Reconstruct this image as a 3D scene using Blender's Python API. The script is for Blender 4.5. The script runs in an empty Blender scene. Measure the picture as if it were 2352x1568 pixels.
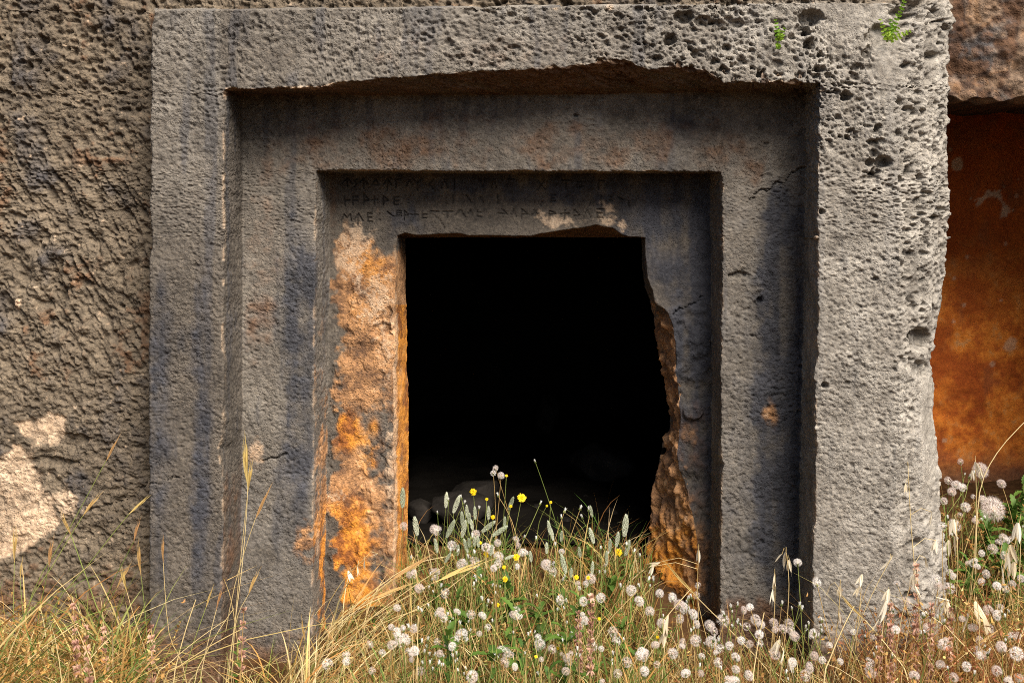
import bpy, bmesh, math, random
import numpy as np
from mathutils import Vector, Matrix, Quaternion

random.seed(7)
rng = np.random.default_rng(7)
scene = bpy.context.scene
col = scene.collection

# ------------------------------------------------------------------ camera
DIST, CAMZ, CX, CY = 2.4, 1.1, 1210.0, 470.0      # photo grid: 2352 x 1568, 1 unit = 1 mm on the tomb front (Y = 0)
cam_data = bpy.data.cameras.new('camera')
cam = bpy.data.objects.new('camera', cam_data); col.objects.link(cam)
cam.location = (0, -DIST, CAMZ); cam.rotation_euler = (math.radians(90), 0, 0)
cam_data.sensor_width = 36.0
cam_data.lens = 36.0 * DIST / 2.352
cam_data.shift_x = (1176 - CX) / 2352.0
cam_data.shift_y = -(784 - CY) / 2352.0
cam_data.clip_start = 0.05; cam_data.clip_end = 2000
scene.camera = cam

# ------------------------------------------------------------------ light
SUN = Vector((0.36, -0.54, 0.74)).normalized()
world = bpy.data.worlds.new('World'); scene.world = world; world.use_nodes = True
wn = world.node_tree.nodes; wl = world.node_tree.links
sky = wn.new('ShaderNodeTexSky'); sky.sky_type = 'NISHITA'; sky.sun_disc = False
sky.sun_elevation = math.asin(SUN.z); sky.sun_rotation = math.atan2(SUN.x, SUN.y)
sky.dust_density = 2.0
bg = wn['Background']; bg.inputs['Strength'].default_value = 0.05
wl.new(sky.outputs[0], bg.inputs[0])
sd = bpy.data.lights.new('sun', 'SUN'); sd.energy = 5.0; sd.angle = math.radians(42); sd.color = (1.0, 0.93, 0.84)
sun = bpy.data.objects.new('sun', sd); col.objects.link(sun)
sun.rotation_euler = (-SUN).to_track_quat('-Z', 'Y').to_euler()
sun.location = (3, -4, 6)
scene.view_settings.view_transform = 'Standard'; scene.view_settings.look = 'None'
scene.view_settings.exposure = 1.06; scene.view_settings.gamma = 1.0
scene.render.engine = 'CYCLES'
scene.cycles.use_denoising = False
scene.cycles.filter_width = 1.0
scene.cycles.max_bounces = 6; scene.cycles.diffuse_bounces = 4

# ------------------------------------------------------------------ numpy noise
def hsh(ix, iy, s):
    h = (ix.astype(np.int64) * 374761393 + iy.astype(np.int64) * 668265263 + s * 1442695041) & 0xffffffff
    h = ((h ^ (h >> 13)) * 1274126177) & 0xffffffff
    h = ((h ^ (h >> 16)) * 2246822519) & 0xffffffff
    return ((h ^ (h >> 15)) & 0xffffff).astype(np.float32) / float(0xffffff)
def vn(x, y, s=0):
    x0 = np.floor(x); y0 = np.floor(y)
    fx = (x - x0).astype(np.float32); fy = (y - y0).astype(np.float32)
    fx = fx*fx*fx*(fx*(fx*6-15)+10); fy = fy*fy*fy*(fy*(fy*6-15)+10)
    a = hsh(x0, y0, s); b = hsh(x0+1, y0, s); c = hsh(x0, y0+1, s); d = hsh(x0+1, y0+1, s)
    return (a*(1-fx)+b*fx)*(1-fy) + (c*(1-fx)+d*fx)*fy
def fbm(x, y, s=0, o=4, g=0.5):
    t = 0; a = 1.0; n = 0
    for i in range(o):
        t = t + a*vn(x*2**i + 17.3*i, y*2**i - 9.1*i, s+i); n += a; a *= g
    return t/n*2-1                                   # about -1..1
def sst(a, b, x):
    t = np.clip((x-a)/(b-a), 0, 1); return t*t*(3-2*t)
def pits(x, y, cell, s, prob=0.8, rmin=0.25, rmax=0.6, sharp=0.5):
    """holes scattered one to a cell; 0 outside, 1 at the bottom of a hole"""
    gx = x/cell; gy = y/cell
    ix = np.floor(gx); iy = np.floor(gy)
    out = np.zeros_like(gx, dtype=np.float32)
    for dx in (-1, 0, 1):
        for dy in (-1, 0, 1):
            jx = ix+dx; jy = iy+dy
            px = jx + hsh(jx, jy, s); py = jy + hsh(jx, jy, s+1)
            k = hsh(jx, jy, s+2); e = hsh(jx, jy, s+3) < prob
            r = rmin + (rmax-rmin)*k*k
            d = np.sqrt((gx-px)**2 + (gy-py)**2)/r
            out = np.maximum(out, np.where(e, sst(1, sharp, d)*(0.4+0.6*k), 0))
    return out

# ------------------------------------------------------------------ materials
def newmat(name):
    m = bpy.data.materials.new(name); m.use_nodes = True
    return m, m.node_tree.nodes, m.node_tree.links, m.node_tree.nodes['Principled BSDF']
def noise(n, l, vec, scale, detail=4, rough=0.55):
    t = n.new('ShaderNodeTexNoise'); t.inputs['Scale'].default_value = scale
    t.inputs['Detail'].default_value = detail; t.inputs['Roughness'].default_value = rough
    l.new(vec, t.inputs['Vector']); return t.outputs['Fac']
def ramp(n, l, fac, stops):
    r = n.new('ShaderNodeValToRGB'); e = r.color_ramp.elements
    while len(e) < len(stops): e.new(0.5)
    for i, (p, c) in enumerate(stops):
        e[i].position = p; e[i].color = (*c, 1) if len(c) == 3 else c
    l.new(fac, r.inputs[0]); return r.outputs[0]
def mixc(n, l, fac, a, b):
    m = n.new('ShaderNodeMix'); m.data_type = 'RGBA'
    if isinstance(fac, (int, float)): m.inputs[0].default_value = fac
    else: l.new(fac, m.inputs[0])
    for k, v in ((6, a), (7, b)):
        if isinstance(v, tuple): m.inputs[k].default_value = (*v, 1)
        else: l.new(v, m.inputs[k])
    return m.outputs[2]
def math_(n, l, op, a, b=None):
    m = n.new('ShaderNodeMath'); m.operation = op
    for i, v in enumerate((a, b)):
        if v is None: continue
        if isinstance(v, (int, float)): m.inputs[i].default_value = v
        else: l.new(v, m.inputs[i])
    return m.outputs[0]
def attr_sep(n, l, name):
    a = n.new('ShaderNodeAttribute'); a.attribute_name = name
    s = n.new('ShaderNodeSeparateColor'); l.new(a.outputs['Color'], s.inputs[0]); return s.outputs

def stone_material(name, c0, c1, rust0=(0.21, 0.072, 0.018), rust1=(0.58, 0.235, 0.032), bump=0.8, pits_=0.42):
    m, n, l, b = newmat(name)
    tc = n.new('ShaderNodeTexCoord').outputs['Object']
    f1 = noise(n, l, tc, 9, 6, 0.6); f2 = noise(n, l, tc, 70, 5, 0.65); f3 = noise(n, l, tc, 420, 3, 0.6)
    v = math_(n, l, 'ADD', math_(n, l, 'MULTIPLY', f1, 0.45), math_(n, l, 'MULTIPLY', f2, 0.55))
    base = ramp(n, l, v, [(0.33, c0), (0.66, c1)])
    f4 = noise(n, l, tc, 190, 4, 0.7)
    grain = ramp(n, l, math_(n, l, 'ADD', math_(n, l, 'MULTIPLY', f3, 0.5), math_(n, l, 'MULTIPLY', f4, 0.5)), [(0.34, (0.45, 0.44, 0.44)), (0.5, (1, 1, 1)), (0.66, (1.55, 1.47, 1.34))])
    m1 = attr_sep(n, l, 'stain'); m2 = attr_sep(n, l, 'wear')
    c = mixc(n, l, m2[1], base, ramp(n, l, v, [(0.33, (0.15, 0.135, 0.115)), (0.66, (0.37, 0.34, 0.295))]))
    c = mixc(n, l, m1[2], c, ramp(n, l, v, [(0.35, (0.015, 0.016, 0.021)), (0.7, (0.056, 0.060, 0.076))]))  # dark channel: streaks, plus shade painted in under the lintels
    c = mixc(n, l, m2[0], c, ramp(n, l, v, [(0.35, (0.060, 0.030, 0.015)), (0.68, (0.17, 0.088, 0.045))]))
    fr = math_(n, l, 'ADD', math_(n, l, 'MULTIPLY', noise(n, l, tc, 16, 7, 0.68), 0.75), math_(n, l, 'MULTIPLY', f2, 0.25))
    vivid = ramp(n, l, fr, [(0.30, (0.11, 0.045, 0.018)), (0.42, rust0), (0.54, rust1), (0.68, (0.46, 0.25, 0.10))])
    tan = ramp(n, l, fr, [(0.30, (0.060, 0.042, 0.032)), (0.43, (0.15, 0.080, 0.042)), (0.55, (0.38, 0.20, 0.09)), (0.68, (0.54, 0.36, 0.22))])
    c = mixc(n, l, m1[0], c, mixc(n, l, attr_sep(n, l, 'tone')[0], tan, vivid))
    c = mixc(n, l, m1[1], c, ramp(n, l, v, [(0.30, (0.29, 0.19, 0.115)), (0.65, (0.58, 0.44, 0.31))]))
    c = mixc(n, l, m2[2], c, (0.015, 0.013, 0.012))
    mm = n.new('ShaderNodeMix'); mm.data_type = 'RGBA'; mm.blend_type = 'MULTIPLY'; mm.inputs[0].default_value = 0.8
    l.new(c, mm.inputs[6]); l.new(grain, mm.inputs[7])
    l.new(mm.outputs[2], b.inputs['Base Color'])
    b.inputs['Roughness'].default_value = 0.92; b.inputs['Specular IOR Level'].default_value = 0.25
    bp = n.new('ShaderNodeBump'); bp.inputs['Distance'].default_value = 0.004
    sv = n.new('ShaderNodeMapRange'); sv.inputs['From Min'].default_value = 0.36; sv.inputs['From Max'].default_value = 0.62; sv.inputs['To Min'].default_value = bump*0.35; sv.inputs['To Max'].default_value = bump*1.25; l.new(noise(n, l, tc, 5.5, 5, 0.6), sv.inputs['Value']); l.new(sv.outputs[0], bp.inputs['Strength'])
    vo = n.new('ShaderNodeTexVoronoi'); vo.inputs['Scale'].default_value = 165; vo.inputs['Randomness'].default_value = 1.0
    wv = n.new('ShaderNodeVectorMath'); wv.operation = 'ADD'; nz = n.new('ShaderNodeTexNoise'); nz.inputs['Scale'].default_value = 120; l.new(tc, nz.inputs['Vector'])
    sc = n.new('ShaderNodeVectorMath'); sc.operation = 'SCALE'; sc.inputs['Scale'].default_value = 0.008; l.new(nz.outputs['Color'], sc.inputs[0]); l.new(tc, wv.inputs[0]); l.new(sc.outputs[0], wv.inputs[1]); l.new(wv.outputs[0], vo.inputs['Vector'])
    pit = n.new('ShaderNodeMapRange'); pit.inputs['From Min'].default_value = 0.18; pit.inputs['From Max'].default_value = 0.48; l.new(vo.outputs['Distance'], pit.inputs['Value'])
    h = math_(n, l, 'ADD', math_(n, l, 'ADD', math_(n, l, 'MULTIPLY', f2, 0.8), math_(n, l, 'MULTIPLY', f3, 0.6)), math_(n, l, 'MULTIPLY', pit.outputs[0], pits_))
    l.new(h, bp.inputs['Height']); l.new(bp.outputs[0], b.inputs['Normal'])
    return m
M_STONE = stone_material('weathered tuff', (0.036, 0.031, 0.027), (0.130, 0.110, 0.088))
M_WALL = stone_material('chiselled tuff', (0.050, 0.039, 0.028), (0.180, 0.141, 0.098))
M_ALC = stone_material('red plastered rock', (0.22, 0.038, 0.005), (0.36, 0.085, 0.011), rust0=(0.42, 0.098, 0.012), rust1=(0.64, 0.20, 0.024), bump=0.4, pits_=0.05)
M_LINT = stone_material('brown rock', (0.026, 0.015, 0.010), (0.085, 0.050, 0.034))  # shade falling on the overhang face is put into this dark colour

def simple_stone(name, c0, c1, sc=8, bump=0.6):
    m, n, l, b = newmat(name)
    tc = n.new('ShaderNodeTexCoord').outputs['Object']
    f = noise(n, l, tc, sc, 8, 0.65)
    l.new(ramp(n, l, f, [(0.3, c0), (0.7, c1)]), b.inputs['Base Color']); b.inputs['Roughness'].default_value = 0.95; b.inputs['Specular IOR Level'].default_value = 0.0
    bp = n.new('ShaderNodeBump'); bp.inputs['Strength'].default_value = bump; bp.inputs['Distance'].default_value = 0.01
    l.new(f, bp.inputs['Height']); l.new(bp.outputs[0], b.inputs['Normal']); return m
M_CHAMBER_SHADE = simple_stone('shade-dark rock', (0.004, 0.0035, 0.003), (0.014, 0.012, 0.010), 5)  # darkness of the chamber put into a near-black rock colour
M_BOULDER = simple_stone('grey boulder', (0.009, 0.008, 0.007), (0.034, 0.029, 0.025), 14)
M_SOIL = simple_stone('dry soil', (0.022, 0.012, 0.006), (0.085, 0.044, 0.020), 30)

def plant_material(name, c0, c1, trans=0.35, rough=0.6, scale=40, attr=None):
    m, n, l, b = newmat(name)
    out = n['Material Output']
    if attr:
        a = n.new('ShaderNodeAttribute'); a.attribute_name = attr; c = a.outputs['Color']
    else:
        tc = n.new('ShaderNodeTexCoord').outputs['Object']
        oi = n.new('ShaderNodeObjectInfo').outputs['Random']
        f = math_(n, l, 'ADD', math_(n, l, 'MULTIPLY', noise(n, l, tc, scale, 3), 0.5), math_(n, l, 'MULTIPLY', oi, 0.5))
        c = ramp(n, l, f, [(0.2, c0), (0.8, c1)])
    l.new(c, b.inputs['Base Color']); b.inputs['Roughness'].default_value = rough
    b.inputs['Specular IOR Level'].default_value = 0.3
    t = n.new('ShaderNodeBsdfTranslucent'); l.new(c, t.inputs['Color'])
    mx = n.new('ShaderNodeMixShader'); mx.inputs[0].default_value = trans
    l.new(b.outputs[0], mx.inputs[1]); l.new(t.outputs[0], mx.inputs[2]); l.new(mx.outputs[0], out.inputs['Surface'])
    return m
P_FLUFF = plant_material('pappus', (0.66, 0.54, 0.48), (0.97, 0.94, 0.90), 0.35, 0.8)
P_CORE = plant_material('seed core', (0.36, 0.24, 0.15), (0.62, 0.50, 0.38), 0.1)
P_TUFT = plant_material('white tuft', (0.74, 0.72, 0.66), (0.9, 0.9, 0.86), 0.3)
P_CALYX = plant_material('bracts', (0.12, 0.16, 0.045), (0.34, 0.34, 0.13), 0.2)
P_STEM = plant_material('dry stem', (0.28, 0.17, 0.06), (0.52, 0.37, 0.15), 0.2)
P_GSTEM = plant_material('green stem', (0.09, 0.13, 0.025), (0.30, 0.33, 0.09), 0.2)
P_SPIKE = plant_material('canary grass spike', (0.33, 0.37, 0.24), (0.62, 0.64, 0.50), 0.2)
P_STRAW = plant_material('straw', (0.44, 0.31, 0.12), (0.74, 0.60, 0.32), 0.3)
P_BROME = plant_material('brome spike', (0.40, 0.20, 0.09), (0.62, 0.48, 0.17), 0.3)
P_OAT = plant_material('oat husk', (0.66, 0.55, 0.36), (0.90, 0.84, 0.70), 0.4)
P_YEL = plant_material('yellow petals', (0.80, 0.50, 0.005), (0.90, 0.66, 0.01), 0.3)
P_LEAF = plant_material('green leaf', (0.035, 0.085, 0.012), (0.13, 0.22, 0.035), 0.35)
P_FERN = plant_material('fern green', (0.14, 0.30, 0.02), (0.38, 0.52, 0.06), 0.4)
P_PINK = plant_material('dried calyx', (0.34, 0.17, 0.12), (0.60, 0.38, 0.27), 0.25)
P_GRASS = plant_material('grass blades', None, None, 0.35, attr='tint')

# ------------------------------------------------------------------ object helpers
def tag(o, label=None, cat=None, group=None, kind=None):
    if label: o['label'] = label
    if cat: o['category'] = cat
    if group: o['group'] = group
    if kind: o['kind'] = kind
    return o
def mesh_np(name, V, F, mat, smooth=True, attrs=None):
    """V (n,3), F (m,k) numpy arrays"""
    me = bpy.data.meshes.new(name)
    V = np.asarray(V, np.float32); F = np.asarray(F, np.int32); k = F.shape[1]
    me.vertices.add(len(V)); me.vertices.foreach_set('co', V.ravel())
    me.loops.add(F.size); me.loops.foreach_set('vertex_index', F.ravel())
    me.polygons.add(len(F)); me.polygons.foreach_set('loop_start', np.arange(0, F.size, k, dtype=np.int32))
    me.update(calc_edges=True)
    me.polygons.foreach_set('use_smooth', np.full(len(F), smooth, dtype=bool))
    for an, av in (attrs or {}).items():
        a = me.attributes.new(an, 'FLOAT_COLOR', 'POINT')
        a.data.foreach_set('color', np.concatenate([av, np.ones((len(av), 1))], 1).astype(np.float32).ravel())
    me.materials.append(mat)
    return me
def link(name, me, parent=None, loc=None):
    o = bpy.data.objects.new(name, me); col.objects.link(o); o.parent = parent
    if loc is not None: o.location = loc
    return o
def empty(name, loc=(0, 0, 0)):
    o = bpy.data.objects.new(name, None); o.empty_display_size = 0.02; col.objects.link(o); o.location = loc; return o
def W(px, py, Y):
    s = (DIST+Y)/DIST
    return Vector(((px-CX)/1000*s, Y, CAMZ-(py-CY)/1000*s))

# ------------------------------------------------------------------ ground
def gz(x, y):
    x = np.asarray(x, dtype=float); y = np.asarray(y, dtype=float)
    z = -0.03 + 0.05*np.minimum(y, 0)
    z = z + np.where(x < 0.93, np.clip(y, 0, 0.45)*(0.12+0.30*sst(0.56, 0.36, np.abs(x+0.02))), 0)
    z = z + sst(0.80, 1.05, x)*(np.clip(y+0.25, 0, 1.0)*0.24)
    z = z + 0.04*sst(-0.75, -1.0, x)
    z = z + 0.025*fbm(x*2.2, y*2.2, 91, 3) + 0.010*fbm(x*14, y*14, 95, 3)
    return z
def axis(lo, hi, a, b, fine, grow=1.22):
    v = list(np.arange(a, b, fine)); s = fine; x = v[-1]
    while x < hi: s *= grow; x += s; v.append(x)
    s = fine; x = a; pre = []
    while x > lo: s *= grow; x -= s; pre.append(x)
    return np.array(pre[::-1]+v)
gx = axis(-300, 300, -1.6, 2.0, 0.018); gy = axis(-300, 40, -1.0, 1.6, 0.018)
GX, GY = np.meshgrid(gx, gy)
GZ = gz(GX, GY)
far = np.maximum(np.abs(GX), np.abs(GY))
GZ = np.where(far > 8, -0.45, np.where(far > 3, GZ*(1-sst(3, 8, far)) - 0.45*sst(3, 8, far), GZ))
def grid_faces(nr, nc):
    i = np.arange(nr*nc).reshape(nr, nc)
    return np.stack([i[:-1, :-1], i[:-1, 1:], i[1:, 1:], i[1:, :-1]], -1).reshape(-1, 4)
V = np.stack([GX, GY, GZ], -1).reshape(-1, 3)
g = link('ground', mesh_np('ground', V, grid_faces(len(gy), len(gx)), M_SOIL)); tag(g, 'dry brown soil under the weeds', None, None, 'structure')

# ------------------------------------------------------------------ rock-cut facade: one warped grid, cut into parts
D1, D2, D3 = 0.15, 0.27, 0.40
def poly(*p):
    a = np.array(p, float); return a[:, 0], a[:, 1]
def c_(v): return ([0.0], [v])
SIL = poly((-800, 2190), (0, 2178), (20, 2190), (45, 2197), (70, 2181), (110, 2178), (160, 2180), (230, 2183), (300, 2178), (400, 2180), (500, 2183), (560, 2178), (640, 2172), (700, 2165), (760, 2152), (810, 2140), (850, 2138), (900, 2147), (950, 2142), (1000, 2150), (1050, 2155), (1100, 2160), (1180, 2160), (1230, 2168), (1300, 2178), (1350, 2175), (1420, 2170), (1568, 2165))
EDGE = poly((20, 356), (40, 349), (130, 346), (200, 350), (300, 345), (400, 348), (470, 344), (500, 347), (560, 350), (600, 343), (900, 342), (1200, 343), (1568, 343))
# x knots: (screen x as a polyline over y, depth, pitch of the span that ends here)
XK = [(c_(-1000), 0.07, 0), (c_(-60), 0.07, 5), ((EDGE[0], EDGE[1]+7), 0.075, 2.6), (EDGE, 0, 4),
      (poly((205, 516), (400, 515), (600, 514), (800, 512), (900, 514), (960, 513), (1008, 512), (1028, 503), (1060, 507), (1100, 512), (1200, 514), (1300, 511), (1568, 506)), 0, 2.6),
      (poly((205, 557), (700, 556), (1000, 556), (1200, 553), (1568, 548)), D1, 4),
      (poly((390, 726), (600, 724), (900, 722), (1000, 722), (1200, 720), (1300, 719), (1568, 716)), D1, 2.6),
      (poly((390, 756), (700, 756), (1000, 752), (1200, 748), (1400, 746), (1568, 745)), D2, 4),
      (poly((540, 912), (620, 909), (700, 908), (740, 902), (790, 908), (860, 905), (950, 909), (985, 902), (1050, 906), (1150, 908), (1250, 905), (1350, 902), (1568, 898)), D2, 1.6),
      (poly((540, 930), (700, 932), (780, 934), (850, 933), (870, 938), (950, 938), (1150, 937), (1300, 935), (1568, 930)), D3, 4),
      (poly((540, 1474), (620, 1476), (660, 1482), (690, 1494), (720, 1499), (780, 1510), (850, 1524), (900, 1531), (960, 1538), (985, 1535), (1010, 1523), (1060, 1515), (1110, 1501), (1150, 1496), (1180, 1497), (1230, 1490), (1270, 1478), (1290, 1472), (1330, 1470), (1400, 1468), (1568, 1466)), D3, 3.2),
      (poly((540, 1482), (590, 1482), (640, 1487), (690, 1506), (715, 1530), (740, 1541), (790, 1549), (850, 1552), (900, 1556), (960, 1562), (1010, 1556), (1080, 1556), (1110, 1572), (1160, 1586), (1240, 1604), (1300, 1606), (1400, 1600), (1568, 1590)), D2, 3),
      (poly((390, 1630), (800, 1634), (1100, 1632), (1568, 1628)), D2, 1.6),
      (poly((390, 1658), (600, 1659), (900, 1655), (1050, 1655), (1068, 1662), (1085, 1656), (1568, 1650)), D1, 4),
      (poly((190, 1848), (600, 1846), (1000, 1838), (1300, 1832), (1568, 1828)), D1, 2.6),
      (poly((190, 1884), (350, 1880), (500, 1878), (800, 1877), (860, 1871), (900, 1873), (1100, 1872), (1250, 1867), (1400, 1866), (1568, 1864)), 0, 4),
      (poly((0, 1995), (120, 2020), (200, 2042), (400, 2060), (600, 2070), (900, 2068), (1100, 2066), (1190, 2048), (1240, 2056), (1350, 2076), (1568, 2072)), 0, 2.6),
      (('mid', 0.62), 0.035, 2.6),
      (SIL, 0.115, 2.6),
      (('back', 0.62), 0.72, 9)]
CHIP = poly((-1000, 204), (520, 205), (640, 203), (740, 199), (790, 190), (835, 186), (870, 181), (955, 180), (962, 174), (1100, 166), (1200, 161), (1290, 153), (1345, 150), (1380, 141), (1410, 137), (1445, 141), (1462, 152), (1485, 160), (1560, 153), (1620, 163), (1640, 175), (1660, 190), (1700, 190), (1884, 190), (2600, 192))
CB = poly((-1000, 206), (520, 207), (740, 204), (1000, 206), (1300, 203), (1660, 196), (1884, 193), (2600, 194))
CBD = poly((-1000, 0.02), (735, 0.02), (800, 0.05), (960, 0.07), (1250, 0.09), (1450, 0.10), (1620, 0.07), (1665, 0.02), (2600, 0.02))
TOPD = poly((-1000, 0.072), (360, 0.072), (800, 0.055), (1300, 0.04), (1800, 0.0), (2600, 0.0))
ZK = [(c_(-800), TOPD, 0), (c_(-30), TOPD, 5),
      (poly((-1000, 14), (345, 27), (360, 21), (600, 20), (800, 17), (1200, 13), (1500, 10), (1900, 8), (2600, 8)), TOPD, 2.4),
      (poly((-1000, 16), (345, 31), (362, 24), (600, 22), (800, 19), (1200, 15), (1500, 12), (1900, 10), (2600, 10)), 0, 2),
      (CHIP, 0, 2.5), (CB, CBD, 3), (poly((500, 219), (1300, 217), (1884, 208)), D1, 4),
      (poly((725, 392), (900, 393), (1200, 394), (1660, 395)), D1, 2.5),
      (c_(398), D2, 4),
      (poly((880, 541), (912, 541), (932, 536), (960, 541), (1010, 537), (1050, 536), (1075, 541), (1150, 541), (1222, 542), (1240, 537), (1255, 536), (1290, 529), (1335, 524), (1372, 515), (1386, 521), (1408, 523), (1428, 538), (1446, 545), (1500, 546)), D2, 1.35),
      (c_(545), D3, 4), (c_(1250), D3, 2.6), (c_(1640), D3, 3.2)]
def ev(p, t): return np.interp(t, p[0], p[1])
def dep_max(d): return float(np.max(d[1])) if isinstance(d, tuple) else d
def xref(k, y=800.0):
    p = XK[k][0]
    if isinstance(p[0], str):
        return {'mid': 2135.0, 'back': 2010.0}[p[0]]
    return float(ev(p, y))
def sample(K, refs):
    I = [0]; T = [0.0]
    for k in range(1, len(K)):
        ln = max(abs(refs[k]-refs[k-1]), abs(dep_max(K[k][1])-dep_max(K[k-1][1]))*1000)
        n = max(2, int(round(ln/K[k][2])))
        for j in range(1, n+1): I.append(k-1); T.append(j/n)
    return np.array(I), np.array(T)
UI, UT = sample(XK, [xref(k) for k in range(len(XK))])
VI, VT = sample(ZK, [float(ev(k[0], 1200.0)) for k in ZK])
nu, nv = len(UI), len(VI)
# first pass: rows at their mean height, columns at their mean x
rowy = np.array([ev(ZK[i][0], 1200.0)*(1-t)+ev(ZK[min(i+1, len(ZK)-1)][0], 1200.0)*t for i, t in zip(VI, VT)])
def xknot(k, y):
    p = XK[k][0]
    if isinstance(p[0], str) and p[0] == 'mid': return xknot(k-1, y)*(1-p[1]) + ev(SIL, y)*p[1]
    if isinstance(p[0], str) and p[0] == 'back': return CX + (ev(SIL, y)-CX)*((DIST+0.115)/(DIST+0.72))
    x = ev(p, y)
    if 3 <= k:                                         # worn, slightly ragged arrises
        amp = 2.0 if k < 15 else 3.0
        x = x + amp*fbm(y/26, y*0+k*7.7, 300+k, 3) + 0.6*amp*fbm(y/7, y*0+k*3.1, 340+k, 2)
    return x
PX = np.zeros((nv, nu)); LX = np.zeros(nu)
for k in range(len(XK)-1):
    m = UI == k
    if k == 0: m = m.copy()
    a = xknot(k, rowy)[:, None]; b = xknot(k+1, rowy)[:, None]; t = UT[m][None, :]
    PX[:, m] = a*(1-t)+b*t; LX[m] = XK[k][1]*(1-UT[m]) + XK[k+1][1]*UT[m]
PY = np.zeros((nv, nu)); LZ = np.zeros((nv, nu))
def zknot(k, x):
    y = ev(ZK[k][0], x)
    if 3 <= k <= 9:
        y = y + 0.9*fbm(x/30, x*0+k*5.5, 400+k, 3) + (1.4 if k in (4, 9) else 0.7)*fbm(x/8, x*0+k*2.5, 440+k, 2)
    return y
def zdep(k, x):
    d = ZK[k][1]; return ev(d, x) if isinstance(d, tuple) else np.full_like(x, d)
for k in range(len(ZK)-1):
    m = VI == k; t = VT[m][:, None]; x = PX[m]
    PY[m] = zknot(k, x)*(1-t)+zknot(k+1, x)*t
    LZ[m] = zdep(k, x)*(1-t)+zdep(k+1, x)*t
UIb = np.broadcast_to(UI, (nv, nu)); VIb = np.broadcast_to(VI[:, None], (nv, nu))
KR = 14                                                # knot index of the right inner arris of the outer frame
outx = np.where((UI < 3) | (UI > KR), LX, 0.0)[None, :]; inx = np.where((UI >= 3) & (UI <= KR), LX, 0.0)[None, :]
outz = np.where(VIb < 3, LZ, 0.0); inz = np.where(VIb >= 3, LZ, 0.0)
DEP = np.maximum(np.maximum(outx, outz), np.minimum(inx, inz))
S_ = (DIST+DEP)/DIST
P = np.stack([(PX-CX)/1000*S_, DEP, CAMZ-(PY-CY)/1000*S_], -1)
def blur(A):
    B = A.copy(); B[1:-1, 1:-1] = (A[1:-1, 1:-1]*2 + A[:-2, 1:-1]+A[2:, 1:-1]+A[1:-1, :-2]+A[1:-1, 2:])/6; return B
P = blur(blur(P))
def normals(P):
    du = np.gradient(P, axis=1); dv = np.gradient(P, axis=0)
    n = np.cross(dv, du); n /= np.maximum(np.linalg.norm(n, axis=-1, keepdims=True), 1e-12)
    n[n[..., 1] > 0.5] *= -1
    return n
N = normals(P)
for _ in range(2): N = blur(N)
N /= np.maximum(np.linalg.norm(N, axis=-1, keepdims=True), 1e-9)

# zones
UM = np.arange(nu)
zone = np.zeros((nv, nu), np.int8)                      # per vertex: 0 wall, 1 outer, 2 middle, 3 inner
zone[(UIb >= 2) & (VIb >= 2)] = 1
zone[(UIb >= 5) & (UIb <= 13) & (VIb >= 6)] = 2
zone[(UIb >= 7) & (UIb <= 11) & (VIb >= 8)] = 3
sy_ = np.where(UIb > KR, 300.0, -1000.0)
X = (P[..., 0]*1000 + P[..., 1]*sy_).astype(np.float32); Z = (P[..., 2]*1000 - P[..., 1]*350).astype(np.float32)
wz = [blur(blur((zone == k).astype(np.float32))) for k in range(4)]
right = sst(1350, 2050, PX); topw = sst(420, 60, PY)
G = lambda cx, cy, rx, ry: np.exp(-((PX-cx)/rx)**2 - ((PY-cy)/ry)**2)

H = np.zeros((nv, nu), np.float32)                      # relief in mm, + outwards
n60 = fbm(X/60, Z/60, 1, 4); n20 = fbm(X/20, Z/20, 5, 4); n6 = fbm(X/6, Z/6, 9, 3); n200 = fbm(X/200, Z/200, 13, 3)
# wall: lumpy, with slanting pick marks
ca, sa = math.cos(math.radians(62)), math.sin(math.radians(62))
A = (X*ca - Z*sa); B = (X*sa + Z*ca)                    # A runs down the marks
gA = fbm(A/52 + 0.25*n60, B/15 + 0.4*n60, 31, 4); gB = fbm(A/24, B/10 + 0.5*n60, 35, 4); gC = fbm(A/95 + 0.3*n60, B/30, 39, 4)
marks = sst(0.05, 0.42, gA); marks2 = sst(0.08, 0.45, gB); marks3 = sst(0.10, 0.40, gC)
fine = pits(X + 3*n6, Z*1.25 + 3*n20, 7.5, 51, 0.8, 0.3, 0.7, 0.3)
# frames: vesicular stone, coarse at the upper right, fine low on the left
pA = pits(X*0.85+Z*0.35 + 2.5*n6 + 5*n20, Z*1.2-X*0.1 + 4*n20 + 2*n6, 9.5, 61, 0.9, 0.18, 0.62, 0.55)
pB = pits(X*0.85+Z*0.3 + 4*n6 + 7*n20, Z*1.2 + 6*n20 + 2*n6, 18, 71, 0.9, 0.14, 0.58, 0.6)
pC = pits(X + 12*n20 + 3*n6, Z*1.15 + 10*n20 + 3*n6, 38, 81, 0.65, 0.12, 0.42, 0.62)
pF = pits(X*0.8+Z*0.4, Z*1.2, 5.2, 86, 0.8, 0.3, 0.7, 0.3)
lowsm = sst(1150, 700, PY)
mod = sst(-0.4, 0.4, n60+0.4*n200)*0.8+0.35
midb = sst(250, 420, PY)*sst(950, 700, PY)
H += wz[0]*(n60*9 + n20*6.5 + n6*2.0 - marks*9.0*midb*(0.25+1.0*sst(-0.35, 0.35, n200)) - marks2*4.0*(0.25+0.75*midb) - marks3*8.0*midb - fine*3.0*(0.3+sst(-0.2, 0.3, n60)) - pA*3.5*(0.3+mod) - pB*(4.5+5*sst(520, 80, PY)) - pC*(4+9*sst(350, 50, PY)))
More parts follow.
